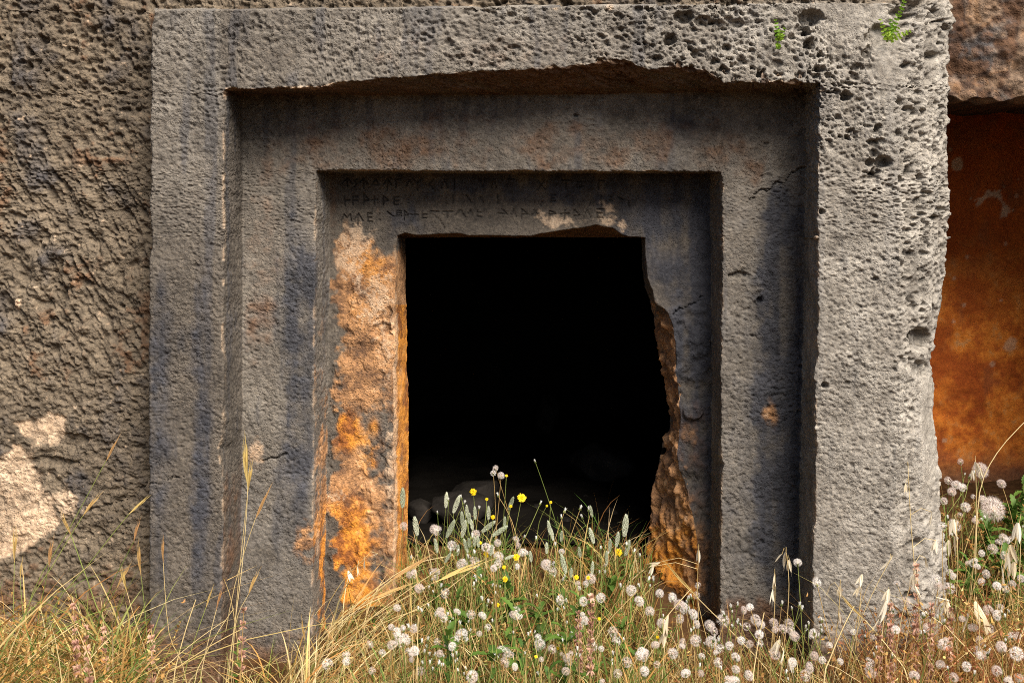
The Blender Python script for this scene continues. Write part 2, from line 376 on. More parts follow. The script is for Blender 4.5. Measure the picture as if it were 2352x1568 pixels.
coarse = np.clip(topw*(0.35+0.75*sst(500, 1700, PX)) + right*(0.20+0.95*sst(540, 290, PY)) + 0.45*sst(2030, 2090, PX)*sst(1000, 700, PY), 0, 1.25)*(0.8+0.4*n200)
smooth_patch = np.clip(1.2*G(1960, 60, 70, 55) + 1.1*G(2030, 150, 25, 80) + G(2045, 300, 18, 90) + 1.2*G(2130, 1000, 30, 230) + G(1860, 15, 120, 15), 0, 1)
edge_rough = sst(2050, 2100, PX)
H += wz[1]*(n60*2.2 + n20*1.3 + n6*1.0 - (pF*1.6 + pA*(2.2+5.0*coarse)*(0.5+0.7*mod) + pB*(1.0+coarse*11)*mod + pC*coarse**2*20*mod)*(1-0.9*smooth_patch))
H += wz[1]*edge_rough*(1-smooth_patch)*(n60*7 + n20*4 - pB*6 - pC*9)
H += wz[2]*(n60*1.6 + n20*1.1 + n6*1.0 - pF*1.6 - pA*3.0*mod - pB*(1.0+3.5*right)*mod)
# door surround: smooth skin flaking off in thin shells
fl = fbm(X/46 + 0.3*n20, Z/70, 21, 4); flake = sst(0.02, 0.07, fl)*0.55 + sst(0.22, 0.26, fl)*0.45
jl = sst(925, 905, PX)*sst(560, 700, PY); jr = sst(1500, 1540, PX)*sst(640, 760, PY)
H += wz[3]*(n60*1.4 + n20*0.8 + n6*0.55 - pF*0.5 - flake*(0.8 + 4.5*jl + 4*jr) + jr*(n60*7+n20*4) + jl*(n20*1.5))
# the broken right side of the door
brk = ((UIb == 10) & (VIb >= 9)).astype(np.float32); brk = blur(blur(brk))*sst(640, 760, PY)
brf = fbm(X/26, Z/38, 25, 5); H += brk*(brf*13 + np.floor(brf*5)*2.0 + n20*2.5 + n6*1.2)
chipz = blur(((VIb == 4) & (UIb >= 4) & (UIb <= 13)).astype(np.float32)); H += chipz*(n60*4+n20*3)

# single hollows and broken spots (x, y, rx, ry, depth mm)
HOLES = [(1572, 38, 20, 13, 16), (1618, 48, 22, 11, 9), (1650, 60, 26, 12, 8), (1690, 55, 16, 10, 9), (1866, 40, 24, 16, 20), (1840, 70, 16, 13, 10), (1885, 158, 11, 7, 12), (2008, 352, 9, 9, 14),
         (2030, 372, 17, 13, 20), (2000, 374, 10, 9, 14), (2012, 392, 10, 8, 12), (2004, 402, 9, 8, 18), (2020, 85, 26, 24, 12), (2075, 30, 24, 14, 16), (2110, 12, 16, 10, 14), (2150, 40, 14, 20, 14), (1990, 122, 10, 10, 14),
         (2090, 250, 14, 6, 12), (2150, 500, 12, 7, 14), (1998, 110, 8, 8, 12), (2140, 130, 12, 10, 10), (1888, 486, 6, 6, 14), (1895, 885, 7, 7, 14), (1745, 690, 6, 8, 9), (2115, 780, 24, 26, 20),
         (2115, 850, 18, 20, 12), (1785, 90, 8, 14, 9), (1322, 265, 4, 3, 7), (450, 610, 7, 6, 3), (820, 42, 4, 3, 4), (1700, 632, 14, 7, 7), (1590, 945, 22, 16, -8), (2090, 1370, 14, 9, 12), (2075, 1420, 20, 9, 10),
         (2105, 1250, 16, 10, 8), (1948, 880, 5, 5, 5), (2160, 480, 9, 5, 9), (2010, 640, 6, 5, 6), (1760, 330, 5, 4, 5), (880, 760, 24, 18, 5), (890, 740, 14, 30, 4), (160, 1010, 40, 14, 6), (110, 1060, 60, 10, 5)]
for (cx, cy, rx, ry, d) in HOLES:
    q = ((PX-cx)/rx)**2 + ((PY-cy)/ry)**2
    H -= np.where(q < 3.5, d*1.5*sst(1.5, 0.75, q + 0.7*n20 + 0.2*n6), 0)
# pale broken patch low on the wall: the skin has come off
def blob(px, py, pts, soft=10):
    """signed soft inside mask of a polygon given in photo units"""
    pts = np.array(pts, float); x0, y0 = pts.min(0)-60; x1, y1 = pts.max(0)+60
    m = (px > x0) & (px < x1) & (py > y0) & (py < y1)
    out = np.zeros_like(px, dtype=np.float32)
    x = px[m]; y = py[m]; ins = np.zeros(x.shape, bool); dd = np.full(x.shape, 1e9)
    n = len(pts)
    for i in range(n):
        ax, ay = pts[i]; bx, by = pts[(i+1) % n]
        c = ((ay > y) != (by > y)) & (x < (bx-ax)*(y-ay)/(by-ay+1e-9)+ax); ins ^= c
        t = np.clip(((x-ax)*(bx-ax)+(y-ay)*(by-ay))/((bx-ax)**2+(by-ay)**2+1e-9), 0, 1)
        dd = np.minimum(dd, np.hypot(x-ax-t*(bx-ax), y-ay-t*(by-ay)))
    sd_ = np.where(ins, dd, -dd)
    out[m] = sst(-soft, soft, sd_ + soft*2.2*n20[m] + soft*1.2*n60[m] + soft*0.6*n6[m]); return out
PALE1 = blob(PX, PY, [(-200, 1050), (10, 1055), (28, 1020), (60, 1030), (75, 1075), (98, 1090), (95, 1130), (120, 1150), (135, 1200), (95, 1235), (60, 1255), (40, 1275), (-200, 1290)], 7)
PALE2 = blob(PX, PY, [(32, 975), (70, 960), (110, 948), (146, 958), (145, 1000), (130, 1030), (110, 1012), (85, 1020), (60, 1005)], 6)
PALE3 = blob(PX, PY, [(120, 1140), (150, 1120), (172, 1140), (165, 1180), (140, 1190)], 6)*0.75
PALE4 = blob(PX, PY, [(36, 690), (44, 690), (46, 708), (34, 712)], 2)
pale_wall = np.clip((PALE1+PALE2+PALE3)*np.clip(0.86+0.6*n20+0.5*n60, 0.2, 1)+PALE4, 0, 1)
H = H*(1-0.65*np.clip(PALE1+PALE2, 0, 1)) - 7*np.clip(PALE1+PALE2, 0, 1) + np.clip(PALE1+PALE2, 0, 1)*(n20*2.5+n60*3+n6*1.0)
# cracks and carved letters: distance to strokes
def groove(strokes, width, depth, rag=0.0, vee=True):
    global H
    msk = np.zeros((nv, nu), np.float32)
    for st in strokes:
        st = np.array(st, float); x0, y0 = st.min(0)-width*4-4; x1, y1 = st.max(0)+width*4+4
        m = (PX > x0) & (PX < x1) & (PY > y0) & (PY < y1)
        if not m.any(): continue
        x = PX[m]+rag*(9*n20[m]+3*n6[m]); y = PY[m]+rag*(7*n60[m]+9*n20[m]+2.5*n6[m]); dd = np.full(x.shape, 1e9)
        if len(st) == 1: dd = np.hypot(x-st[0, 0], y-st[0, 1])
        for (ax, ay), (bx, by) in zip(st[:-1], st[1:]):
            t = np.clip(((x-ax)*(bx-ax)+(y-ay)*(by-ay))/((bx-ax)**2+(by-ay)**2+1e-9), 0, 1)
            dd = np.minimum(dd, np.hypot(x-ax-t*(bx-ax), y-ay-t*(by-ay)))
        wv_ = width*(1 if rag < 0.5 else np.clip(0.8+1.6*n60[m]+0.8*n20[m], 0.15, 2.2)); msk[m] = np.maximum(msk[m], sst(wv_, wv_*0.25, dd))
    H -= depth*msk
    return msk
CR = [[(1712, 462), (1735, 452), (1750, 440), (1775, 428), (1800, 414), (1822, 398), (1848, 384)], [(1545, 722), (1562, 712), (1590, 700), (1614, 682)], [(1672, 632), (1690, 622), (1702, 616)],
      [(608, 1062), (625, 1052), (655, 1045)], [(345, 1112), (375, 1104), (420, 1090)], [(200, 1175), (240, 1160), (290, 1145), (342, 1105)], [(345, 830), (400, 812), (440, 792), (480, 765)],
      [(1745, 700), (1752, 684)], [(1650, 1360), (1700, 1365), (1740, 1372)], [(812, 940), (835, 930), (850, 915), (880, 905)], [(905, 1000), (890, 985), (870, 1010)], [(1878, 1378), (1915, 1380)], [(985, 490), (1010, 505), (1022, 528)],
      [(760, 935), (790, 945), (830, 935)], [(150, 960), (172, 1000), (168, 1040)]]
groove(CR[:6], 3.2, 11.0, 0.9); groove(CR[6:], 1.8, 3.0, 0.9)
TR1 = lambda pts: [((1250+x/3.36)/1.7415, (650+y/3.36)/1.7415) for x, y in pts]
TR2 = lambda pts: [((1850+x/2.138)/1.7415, (650+y/2.138)/1.7415) for x, y in pts]
TR3 = lambda pts: [((1200+x/1.568)/1.7415, (y/1.568)/1.7415) for x, y in pts]
LET = [TR1(s) for s in [
    [(400, 280), (465, 205), (530, 280)], [(465, 205), (465, 320)], [(600, 220), (562, 240), (592, 290), (550, 330)], [(630, 270), (685, 205), (740, 285)], [(685, 205), (685, 345)],
    [(790, 295), (850, 215), (895, 295), (790, 295)], [(945, 300), (1005, 215), (1060, 300)], [(1005, 215), (1005, 375)], [(1120, 340), (1120, 225), (1185, 228)], [(1260, 310), (1300, 230), (1345, 300)],
    [(430, 455), (430, 575)], [(430, 510), (500, 510)], [(540, 455), (540, 570)], [(540, 460), (605, 455)], [(540, 515), (605, 510)], [(685, 415), (685, 570)], [(685, 415), (755, 500), (685, 512)],
    [(790, 505), (880, 500)], [(835, 460), (835, 570)], [(950, 445), (950, 575)], [(950, 445), (1020, 505), (950, 530)], [(1095, 460), (1095, 570)], [(1095, 465), (1160, 465)], [(1095, 515), (1160, 511)], [(1095, 570), (1160, 570)],
    [(1285, 480), (1286, 482)], [(1285, 540), (1286, 542)],
    [(385, 785), (425, 700), (460, 750), (505, 695), (525, 790)], [(555, 775), (620, 690), (675, 785)], [(616, 690), (606, 830)], [(740, 685), (740, 790)], [(740, 685), (800, 690)], [(740, 740), (795, 738)], [(740, 792), (800, 792)],
    [(900, 685), (901, 687)], [(900, 765), (901, 767)], [(1000, 660), (1085, 730), (1200, 725)], [(1130, 650), (1130, 706)], [(1130, 650), (1190, 655)], [(1130, 680), (1190, 680)], [(1130, 708), (1185, 708)],
    [(1235, 650), (1235, 780)], [(1235, 650), (1290, 708), (1235, 715)], [(1320, 700), (1420, 705)], [(1370, 660), (1362, 750)], [(1470, 655), (1470, 745)], [(1470, 700), (1530, 700)], [(1470, 745), (1530, 748)],
    [(1580, 655), (1690, 660)], [(1740, 660), (1880, 658)], [(1810, 660), (1810, 745)], [(1915, 710), (1985, 630), (2050, 730)], [(2090, 690), (2130, 630), (2145, 710)], [(2210, 640), (2210, 730)], [(2210, 670), (2265, 668)], [(2210, 730), (2270, 728)]]]
LET += [TR2(s) for s in [
    [(755, 275), (755, 332)], [(755, 276), (795, 276)], [(755, 303), (790, 303)], [(755, 332), (795, 330)], [(880, 300), (905, 275)], [(945, 280), (945, 365)], [(1030, 328), (1031, 329)], [(1085, 370), (1108, 298), (1120, 372)], [(1188, 280), (1186, 365)],
    [(1215, 280), (1215, 312)], [(1250, 290), (1278, 290)], [(1250, 320), (1282, 320)], [(1330, 292), (1372, 316)], [(1425, 330), (1423, 372)], [(680, 330), (672, 370)],
    [(305, 435), (375, 437)], [(340, 400), (382, 442)], [(420, 445), (440, 395), (460, 465)], [(505, 400), (505, 482)], [(505, 395), (556, 440), (505, 446)], [(585, 455), (640, 405)], [(610, 405), (652, 462)],
    [(745, 412), (735, 500)], [(745, 412), (800, 440), (740, 447)], [(840, 441), (912, 435)], [(880, 405), (875, 480)], [(952, 400), (945, 500)], [(952, 400), (1002, 450), (950, 456)], [(1035, 470), (1066, 410), (1100, 470)],
    [(1150, 400), (1150, 476)], [(1150, 400), (1205, 398)], [(1150, 437), (1195, 435)], [(1150, 476), (1202, 472)]]]
LET += [TR3(s) for s in [
    [(705, 1115), (735, 1150)], [(765, 1115), (735, 1150), (735, 1190)], [(840, 1120), (805, 1150), (835, 1185)], [(885, 1180), (908, 1120), (930, 1180)], [(970, 1118), (970, 1185)], [(1125, 1118), (1145, 1170), (1165, 1118)],
    [(1195, 1180), (1215, 1120), (1235, 1180)], [(1300, 1185), (1300, 1122), (1340, 1122)], [(1490, 1125), (1535, 1185)], [(1535, 1125), (1490, 1185)], [(1640, 1130), (1690, 1130)], [(1665, 1130), (1665, 1185)],
    [(1740, 1140), (1765, 1135), (1772, 1165), (1748, 1175), (1740, 1140)], [(1870, 1185), (1870, 1130), (1910, 1130)], [(960, 1225), (960, 1275)], [(1040, 1225), (1075, 1270)], [(1130, 1235), (1150, 1270)], [(1240, 1220), (1240, 1275)]]]
LETM = groove(LET, 2.2, 4.5, 0.12)


# stains with outlines of their own; dark also paints in shade under the lintels
def stain(soft, thr=0.45, w=0.22, nz=None, amt=0.55):
    nn = n20*0.45 + n60*0.55 if nz is None else nz
    return sst(thr-w, thr+w, soft + amt*nn*np.minimum(1, soft*3))
streak = fbm(X/28 + 0.2*n60, Z/260, 27, 4)               # vertical run-off
n90 = fbm(X/95, Z/150, 29, 4)
def band(xa, xb, ya, yb, sx=14, sy=40):
    sx = sx*1.7; sy = sy*1.5; x = PX + 16*n90 + 9*n20; y = PY + 45*n90 + 40*streak
    return sst(xa-sx, xa+sx, x)*sst(xb+sx, xb-sx, x)*sst(ya-sy, ya+sy, y)*sst(yb+sy, yb-sy, y)
dark = np.zeros_like(PX)
dark += 0.95*band(1745, 1840, 470, 1330, 16, 60)*(zone == 2)
dark += 1.0*band(655, 730, 480, 1120, 22, 120)*(zone == 2) + 0.4*band(560, 730, 1050, 1500, 14, 80)*(zone == 2)
dark += 0.75*band(345, 400, 600, 1250, 18, 100)*(zone == 1) + 0.6*band(440, 480, 560, 1300, 14, 100)*(zone == 1) + 0.35*band(440, 505, 900, 1568, 18, 100)*(zone == 1)
dark += 0.6*band(1850, 1930, 190, 300, 20, 30)*(zone == 1) + 0.5*band(1620, 1740, 20, 90, 60, 20)*(zone == 1)
dark += 0.35*band(570, 1840, 225, 330, 20, 25)*(zone == 2) + 0.5*band(1530, 1600, 270, 400, 20, 20)*(zone == 2)  # wide band paints in shade below the outer lintel; narrow one is a streak
dark += (0.85*band(1540, 1640, 560, 1130, 25, 50) + 0.7*band(1000, 1640, 395, 455, 80, 18) + 0.75*band(1400, 1640, 430, 640, 40, 40) + 0.6*band(880, 1000, 480, 560, 25, 20) + 0.4*band(850, 905, 830, 1130, 14, 40) + 0.55*band(760, 1500, 395, 440, 20, 14))*(zone == 3)  # bands along the lintel top paint in shade; the rest are darker patches
dark += (0.4*(UIb == 13)*(VIb >= 6)*sst(300, 500, PY) + 0.5*(UIb == 11)*(VIb >= 8))*(0.8+0.4*n60)  # right jamb faces darker as a whole
dark += (zone == 0)*np.clip(0.10 + 0.8*n90 + 0.5*n60, 0, 0.5)
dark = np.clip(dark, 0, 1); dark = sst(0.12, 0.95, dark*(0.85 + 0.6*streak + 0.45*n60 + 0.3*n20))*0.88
dark = np.maximum(dark, 0.5*sst(0.08, 0.5, streak+0.3*n60)*((zone == 1)|(zone == 2))*(1-0.6*right))
rust = np.zeros_like(PX)
rust += (1.2*sst(750, 800, PX+22*n60+14*n20)*band(740, 925, 545, 1500, 10, 50))*(zone == 3)
rust -= (0.85*G(872, 985, 50, 75) + 0.6*G(885, 1100, 35, 90) + 0.5*G(880, 1300, 30, 90) + 0.45*G(780, 1380, 40, 40) + 0.8*G(890, 545, 30, 45) + 0.35*G(835, 1010, 25, 60) + 0.45*G(800, 850, 20, 40))*(zone == 3)
rust += 0.95*((UIb == 8) & (VIb >= 8))*sst(560, 640, PY)
rust += (1.1*G(1550, 1320, 80, 120) + 0.55*G(1530, 1180, 40, 80) + 0.4*G(1590, 1000, 24, 30) + 0.35*G(1575, 1100, 20, 70))*(zone == 3)
rust += 0.95*((UIb == 10) & (VIb >= 9))*sst(660, 760, PY) + (0.62*sst(820, 1150, PY)*sst(726, 742, PX) + 0.22*sst(560, 860, PY))*(0.8+0.5*n20+0.4*n90)*(UIb == 6)*(VIb >= 8)
rust += (0.7*G(705, 1265, 24, 60) + 0.5*G(716, 1200, 10, 90))*(0.8+0.8*n20+0.5*n60)*(zone == 2) + 0.35*G(590, 1030, 26, 50)*(zone == 2) + 0.55*G(1772, 960, 18, 40)*(zone == 2)
rust = np.clip(stain(rust*(0.95+0.3*n90), 0.50, 0.36, n20*0.6+n60*0.8+0.3*streak+0.25*n6, 0.75), 0, 1)
rust = np.maximum(rust, 0.75*G(858, 978, 14, 26)*(zone == 3))
brown = np.zeros_like(PX)
brown += 0.9*sst(1380, 1560, PY)*(zone >= 1) + 0.9*band(1640, 1860, 1385, 1700, 30, 40)*(zone == 2) + 0.5*sst(1300, 1500, PY)*(zone == 0)
brown += 0.6*((VIb == 4) | (VIb == 5))*(UIb >= 4)*(UIb <= 13) 
brown += 0.7*((VIb == 9))*(UIb >= 8)*(UIb <= 10) + 0.5*G(765, 470, 14, 120)*(zone == 3) + 0.45*(zone == 3)*band(1560, 1640, 900, 1500, 30, 80)
brown += 0.4*((UIb == 4) | (UIb == 12))*(VIb >= 8)*sst(900, 1200, PY)
brown += (zone == 0)*np.clip(-0.1 - 0.9*n90 + 0.5*n20, 0, 0.5)
brown += 0.42*(zone == 2)*band(600, 1800, 270, 395, 60, 30) + 0.4*(zone == 2)*band(560, 650, 400, 900, 20, 80) + 0.3*(zone == 1)*band(700, 1500, 60, 180, 120, 30)
brown = np.clip(stain(brown, 0.5, 0.3), 0, 1)*0.85
pale = pale_wall.copy()
pale = np.maximum(pale, np.clip(stain((0.95*G(862, 690, 42, 75) + 0.75*G(800, 590, 30, 50) + 0.6*G(880, 840, 22, 50) + 0.6*G(895, 1100, 12, 150) + 0.5*G(775, 1140, 25, 20) + 0.65*G(820, 540, 40, 30) + 0.75*G(1395, 488, 26, 28) + 0.5*G(1290, 510, 60, 20) + 0.5*G(1240, 500, 15, 18) + 0.5*G(1430, 520, 12, 14))*(zone == 3)*(0.9+0.5*n6), 0.52, 0.3, n20*0.9+n6*0.3, 0.8), 0, 1)*0.7)
pale = np.maximum(pale, np.clip(stain((0.75*G(590, 1035, 22, 38))*(zone == 2) + 0.6*G(730, 1260, 9, 60)*(zone == 2), 0.5, 0.15), 0, 1)*0.6)
pale = np.maximum(pale, np.clip(stain(0.85*(UIb == 8)*(VIb >= 8)*sst(925, 908, PX)*sst(600, 700, PY), 0.55, 0.2), 0, 1)*0.7)
arr = np.zeros_like(PX)
for k, jmin in ((4, 4), (6, 7), (8, 9), (13, 7), (15, 4)):
    xk = xknot(k, rowy)[:, None]; arr = np.maximum(arr, np.exp(-((PX-xk)/3.6)**2)*(VIb >= jmin))
for k, ulo, uhi in ((4, 4, 14), (7, 6, 12)):
    arr = np.maximum(arr, np.exp(-((PY-zknot(k, PX))/3.0)**2)*((UIb >= ulo) & (UIb < uhi)))
arr = arr*sst(-0.05, 0.35, fbm(X/30, Z/34, 77, 4) + 0.25*n6)
chipw = np.clip(arr, 0, 1); H = H - 2.5*chipw
pale = np.maximum(pale, 0.62*chipw)
pale = np.maximum(pale, 0.5*(zone == 0)*sst(0.60, 0.70, fbm(X/11, Z/11, 79, 3)))
pale = np.maximum(pale, 0.9*G(1400, 18, 7, 6) + 0.7*G(1276, 20, 5, 3))
lightw = np.clip(0.80*right*(zone == 1) + 0.50*topw*(zone == 1)*sst(300, 1000, PX) + 0.9*sst(2040, 2090, PX)*(zone <= 1) + smooth_patch*0.8 + 0.28*(zone == 2) + 0.3*sst(515, 500, PX)*sst(700, 300, PY)*(zone == 1), 0, 1)
lightw = np.clip(lightw*(0.85+0.5*n60+0.4*n20+0.3*streak), 0, 1)
H = np.where(UIb >= 18, 0.2*H, H)
P2 = P + N*(H/1000.0)[..., None].astype(np.float64)
vivid = np.clip(stain(0.9*G(795, 985, 32, 60) + 1.1*G(805, 1280, 65, 130) + 0.9*G(810, 1420, 70, 60) + 0.8*G(860, 980, 14, 28) + 0.7*G(850, 1050, 20, 50) + 0.8*G(1500, 1310, 50, 60) + 0.55*G(850, 660, 60, 140) + 0.7*(UIb == 8)*(PY > 700) + 0.45*(UIb == 10)*(VIb >= 9)*sst(1080, 1250, PY)*(1+0.8*n60) + 0.35*(UIb == 6)*(VIb >= 8)*sst(1100, 1300, PY), 0.5, 0.3), 0, 1)
TONE = np.stack([vivid, vivid*0, vivid*0], -1)
STAIN_SHADE = np.stack([rust, np.clip(pale, 0, 1), dark], -1); WEAR = np.stack([brown, lightw, LETM*0.65], -1)

# cut into parts
F = grid_faces(nv, nu).reshape(nv-1, nu-1, 4)
fu = UIb[1:, 1:]; fv = VIb[1:, 1:]                      # span index of a face
fz = np.zeros(fu.shape, np.int8)
fz[(fu >= 2) & (fv >= 2)] = 1
fz[(fu >= 5) & (fu <= 13) & (fv >= 6)] = 2
fz[(fu >= 7) & (fu <= 11) & (fv >= 8)] = 3
hole = (fu == 9) & (fv >= 10)
keep = ~hole
under = (P2[1:, 1:, 2] < -0.14); keep &= ~under
def cut(name, mask, mat, parent=None):
    f = F[mask & keep]; idx, inv = np.unique(f.ravel(), return_inverse=True)
    me = mesh_np(name, P2.reshape(-1, 3)[idx], inv.reshape(-1, 4), mat, True,
                 {'stain': STAIN_SHADE.reshape(-1, 3)[idx], 'wear': WEAR.reshape(-1, 3)[idx], 'tone': TONE.reshape(-1, 3)[idx]})
    return link(name, me, parent)
wall = cut('rock_outcrop', fz == 0, M_WALL)
tag(wall, 'rough chiselled grey-brown rock wall with a pale broken patch, left of the carved frame', 'rock wall')
tomb = tag(empty('rock_tomb'), 'carved stone tomb front with three stepped door frames and a dark doorway', 'tomb')
cut('outer_frame', fz == 1, M_STONE, tomb)['label'] = 'broad pitted grey outer frame with a broken lintel edge'
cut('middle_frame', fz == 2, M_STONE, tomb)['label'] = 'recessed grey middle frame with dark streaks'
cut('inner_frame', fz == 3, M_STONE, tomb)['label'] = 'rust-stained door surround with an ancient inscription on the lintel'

# burial chamber: the door's rear rim carried on into a hollow
ic0 = np.where((UI == 8) & (UT > 0.999))[0][0]; ic1 = np.where((UI == 9) & (UT > 0.999))[0][0]
jr0 = np.where((VI == 9) & (VT > 0.999))[0][0]
rim = [P2[j, ic0] for j in range(nv-1, jr0, -6)] + [P2[jr0, i] for i in range(ic0, ic1, 6)] + [P2[j, ic1] for j in range(jr0, nv, 6)]
rim = np.array(rim); cxm = rim[:, 0].mean(); n = len(rim)
rim2 = rim.copy(); tt = np.linspace(0, 1, n)
def rect_pt(t, x0, x1, z0, z1):
    per = [(x0, z0), (x0, z1), (x1, z1), (x1, z0)]
    a = np.array([0, 0.36, 0.64, 1.0]); return np.interp(t, a, [p[0] for p in per]), np.interp(t, a, [p[1] for p in per])
rings = [rim]
for y, gxx in ((0.43, 1.0), (0.9, 1.0), (1.5, 1.0), (2.3, 1.0)):
    x_, z_ = rect_pt(tt, -0.8, 0.9, -0.2, 1.45)
    rings.append(np.stack([x_ + 0.04*fbm(tt*30, tt*0+y, 55, 3), np.full(n, y) + 0.03*fbm(tt*20, tt*0+y*3, 58, 2), z_ + 0.05*fbm(tt*26, tt*0+y*2, 57, 3)], -1))
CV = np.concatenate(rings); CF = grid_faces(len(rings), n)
link('chamber_wall', mesh_np('chamber_wall', CV, CF, M_CHAMBER_SHADE), tomb)
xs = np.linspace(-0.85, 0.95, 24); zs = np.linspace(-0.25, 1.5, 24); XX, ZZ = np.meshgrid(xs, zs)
link('chamber_back', mesh_np('chamber_back', np.stack([XX, 2.26+0.05*fbm(XX*5, ZZ*5, 66, 3), ZZ], -1).reshape(-1, 3), grid_faces(24, 24), M_CHAMBER_SHADE), tomb)

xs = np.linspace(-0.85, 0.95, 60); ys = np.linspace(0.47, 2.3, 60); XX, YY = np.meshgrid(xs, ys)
link('chamber_floor', mesh_np('chamber_floor', np.stack([XX, YY, gz(XX, YY)+0.012+0.008*fbm(XX*30, YY*30, 67, 3)], -1).reshape(-1, 3), grid_faces(60, 60), M_CHAMBER_SHADE), tomb)  # near-black sheet over the soil, chamber darkness painted into the floor

# ------------------------------------------------------------------ the hollow to the right
alc = tag(empty('rock_niche', (1.3, 0.5, 0.0)), 'orange-red plastered niche under a brown rock overhang beside the tomb', 'niche')
alc_inv = Matrix.Translation(Vector((-1.3, -0.5, 0)))
def sheet(name, fn, ua, va, mat, parent, masks=None):
    U, V_ = np.meshgrid(ua, va); p = fn(U, V_)
    at = None
    if masks is not None:
        a, b = masks(p); at = {'stain': a.reshape(-1, 3), 'wear': b.reshape(-1, 3), 'tone': np.ones((U.size, 3))}
    else:
        z = np.zeros((U.size, 3)); at = {'stain': z, 'wear': z}
    o = link(name, mesh_np(name, p.reshape(-1, 3) - np.array([1.3, 0.5, 0]), grid_faces(len(va), len(ua)), mat, True, at), parent)
    return o
BY = 1.0
def back_fn(x, z):
    y = BY + 0.016*fbm(x*6, z*6, 61, 4) + 0.004*fbm(x*30, z*30, 62, 4) + 0.005*pits(x*1000+8*fbm(x*40, z*40, 3, 2), z*1000, 85, 63, 0.35, 0.05, 0.25, 0.7)
    return np.stack([x, y, z], -1)
def back_masks(p):
    x, z = p[..., 0], p[..., 2]; s = (DIST+BY)/DIST
    px = CX + x*1000/s; py = CY + (CAMZ-z)*1000/s
    nn = fbm(x*38, z*38, 71, 4); n2 = fbm(x*9, z*9, 73, 4)
    def ring(cx, cy, r, a0, a1, w=0.3):
        a = np.arctan2(py-cy, px-cx); d = np.hypot(px-cx, (py-cy)*1.1)/r
        return sst(0.45, 0.75, np.exp(-((d-1-0.35*nn-0.3*n2)/w)**2)*sst(a0-0.2, a0+0.6, a)*sst(a1+0.2, a1-0.6, a) + 0.7*nn)
    pl = np.zeros_like(x)
    pl = np.maximum(pl, ring(2275, 478, 34, -3.3, 0.9, 0.30)); pl = np.maximum(pl, sst(1.1, 0.8, np.hypot((px-2198)/14, (py-378)/16)+0.3*nn))
    for (cx, cy, r) in ((2180, 345, 5), (2195, 640, 5), (2280, 836, 6), (2190, 738, 4), (2320, 790, 14), (2335, 450, 5), (2215, 700, 5), (2300, 690, 4), (2225, 590, 4), (2310, 560, 4), (2170, 1010, 6)):
        pl = np.maximum(pl, 0.7*sst(1.2, 0.7, np.hypot((px-cx)/r, (py-cy)/r)+0.5*nn))
    br = 0.9*sst(1000, 1100, py+30*n2) + 0.35*sst(0.1, 0.45, n2+0.4*nn) + 0.25*sst(0.2, 0.45, fbm(x*20, z*6, 75, 4))
    rs = 0.9*sst(480, 850, py+90*n2)*sst(1120, 1000, py) * sst(-0.45, 0.35, n2+0.4*nn)
    return np.stack([rs, pl*0.7, 0*pl], -1), np.stack([np.clip(br, 0, 1), 0*pl, 0*pl], -1)
sheet('back_wall', back_fn, np.linspace(0.70, 2.0, 260), np.linspace(0.0, 1.62, 260), M_ALC, alc, back_masks)
def lint_fn(u, v):                                      # face, then round under and back to the wall
    top = 2.35; zb = 1.372 + 0.008*fbm(u*9, u*0, 81, 3) + 0.014*(u-1.1)
    fy = 0.34
    f = np.clip(v, 0, 1); w_ = np.clip(v-1, 0, 1)
    z = top*(1-f) + zb*f + 0.02*w_; y = fy + (BY+0.05-fy)*w_ - 0.10*(1-f)
    rough = 0.028*fbm(u*9, z*9, 83, 5) + 0.010*fbm(u*32, z*32+y*20, 84, 4)
    y = y + rough*(1-w_); z = z + 0.010*fbm(u*14, y*14, 85, 4)*w_ - 0.02*sst(0.35, 0, np.abs(v-1.12))*fbm(u*20, v*0, 88, 2)
    return np.stack([u, y, z], -1)
def lint_masks(p):
    x, y, z = p[..., 0], p[..., 1], p[..., 2]
    a = fbm(x*16, z*12+y*9, 86, 4); b = fbm(x*26, z*26, 87, 4); front = (y < 0.48)
    pale = 0.65*sst(0.12, 0.35, a)*front; rs = 0.5*sst(0.05, 0.35, b)*front
    return np.stack([rs*0.3, pale*0.35, 0.6*sst(0.1, 0.4, -a)*front], -1), np.stack([0.6*sst(0, 0.3, -b), 0.35*sst(0.0, 0.4, b-a)*front, 0*a], -1)
sheet('overhang', lint_fn, np.linspace(0.90, 1.92, 230), np.concatenate([np.linspace(0, 0.6, 60), np.linspace(0.605, 1.0, 130), np.linspace(1.02, 2.0, 60)]), M_LINT, alc, lint_masks)
def side_fn(u, v):
    return np.stack([1.86 + 0.05*fbm(u*6, v*6, 89, 4), u, v], -1)
sheet('unseen_side_wall', side_fn, np.linspace(0.1, 1.3, 60), np.linspace(-0.15, 2.35, 120), M_LINT, alc)  # out-of-view niche side, set close in to block light from the right
def cliff_fn(u, v):
    return np.stack([u, 0.16 + 0.05*fbm(u*5, v*5, 93, 5) + 0*u, v], -1)
cl = sheet('rock_outcrop', cliff_fn, np.linspace(1.82, 3.4, 90), np.linspace(-0.25, 2.4, 160), M_WALL, None)
cl.location = (1.3, 0.5, 0); tag(cl, 'rough brown rock wall on the far side of the orange niche', 'rock wall')

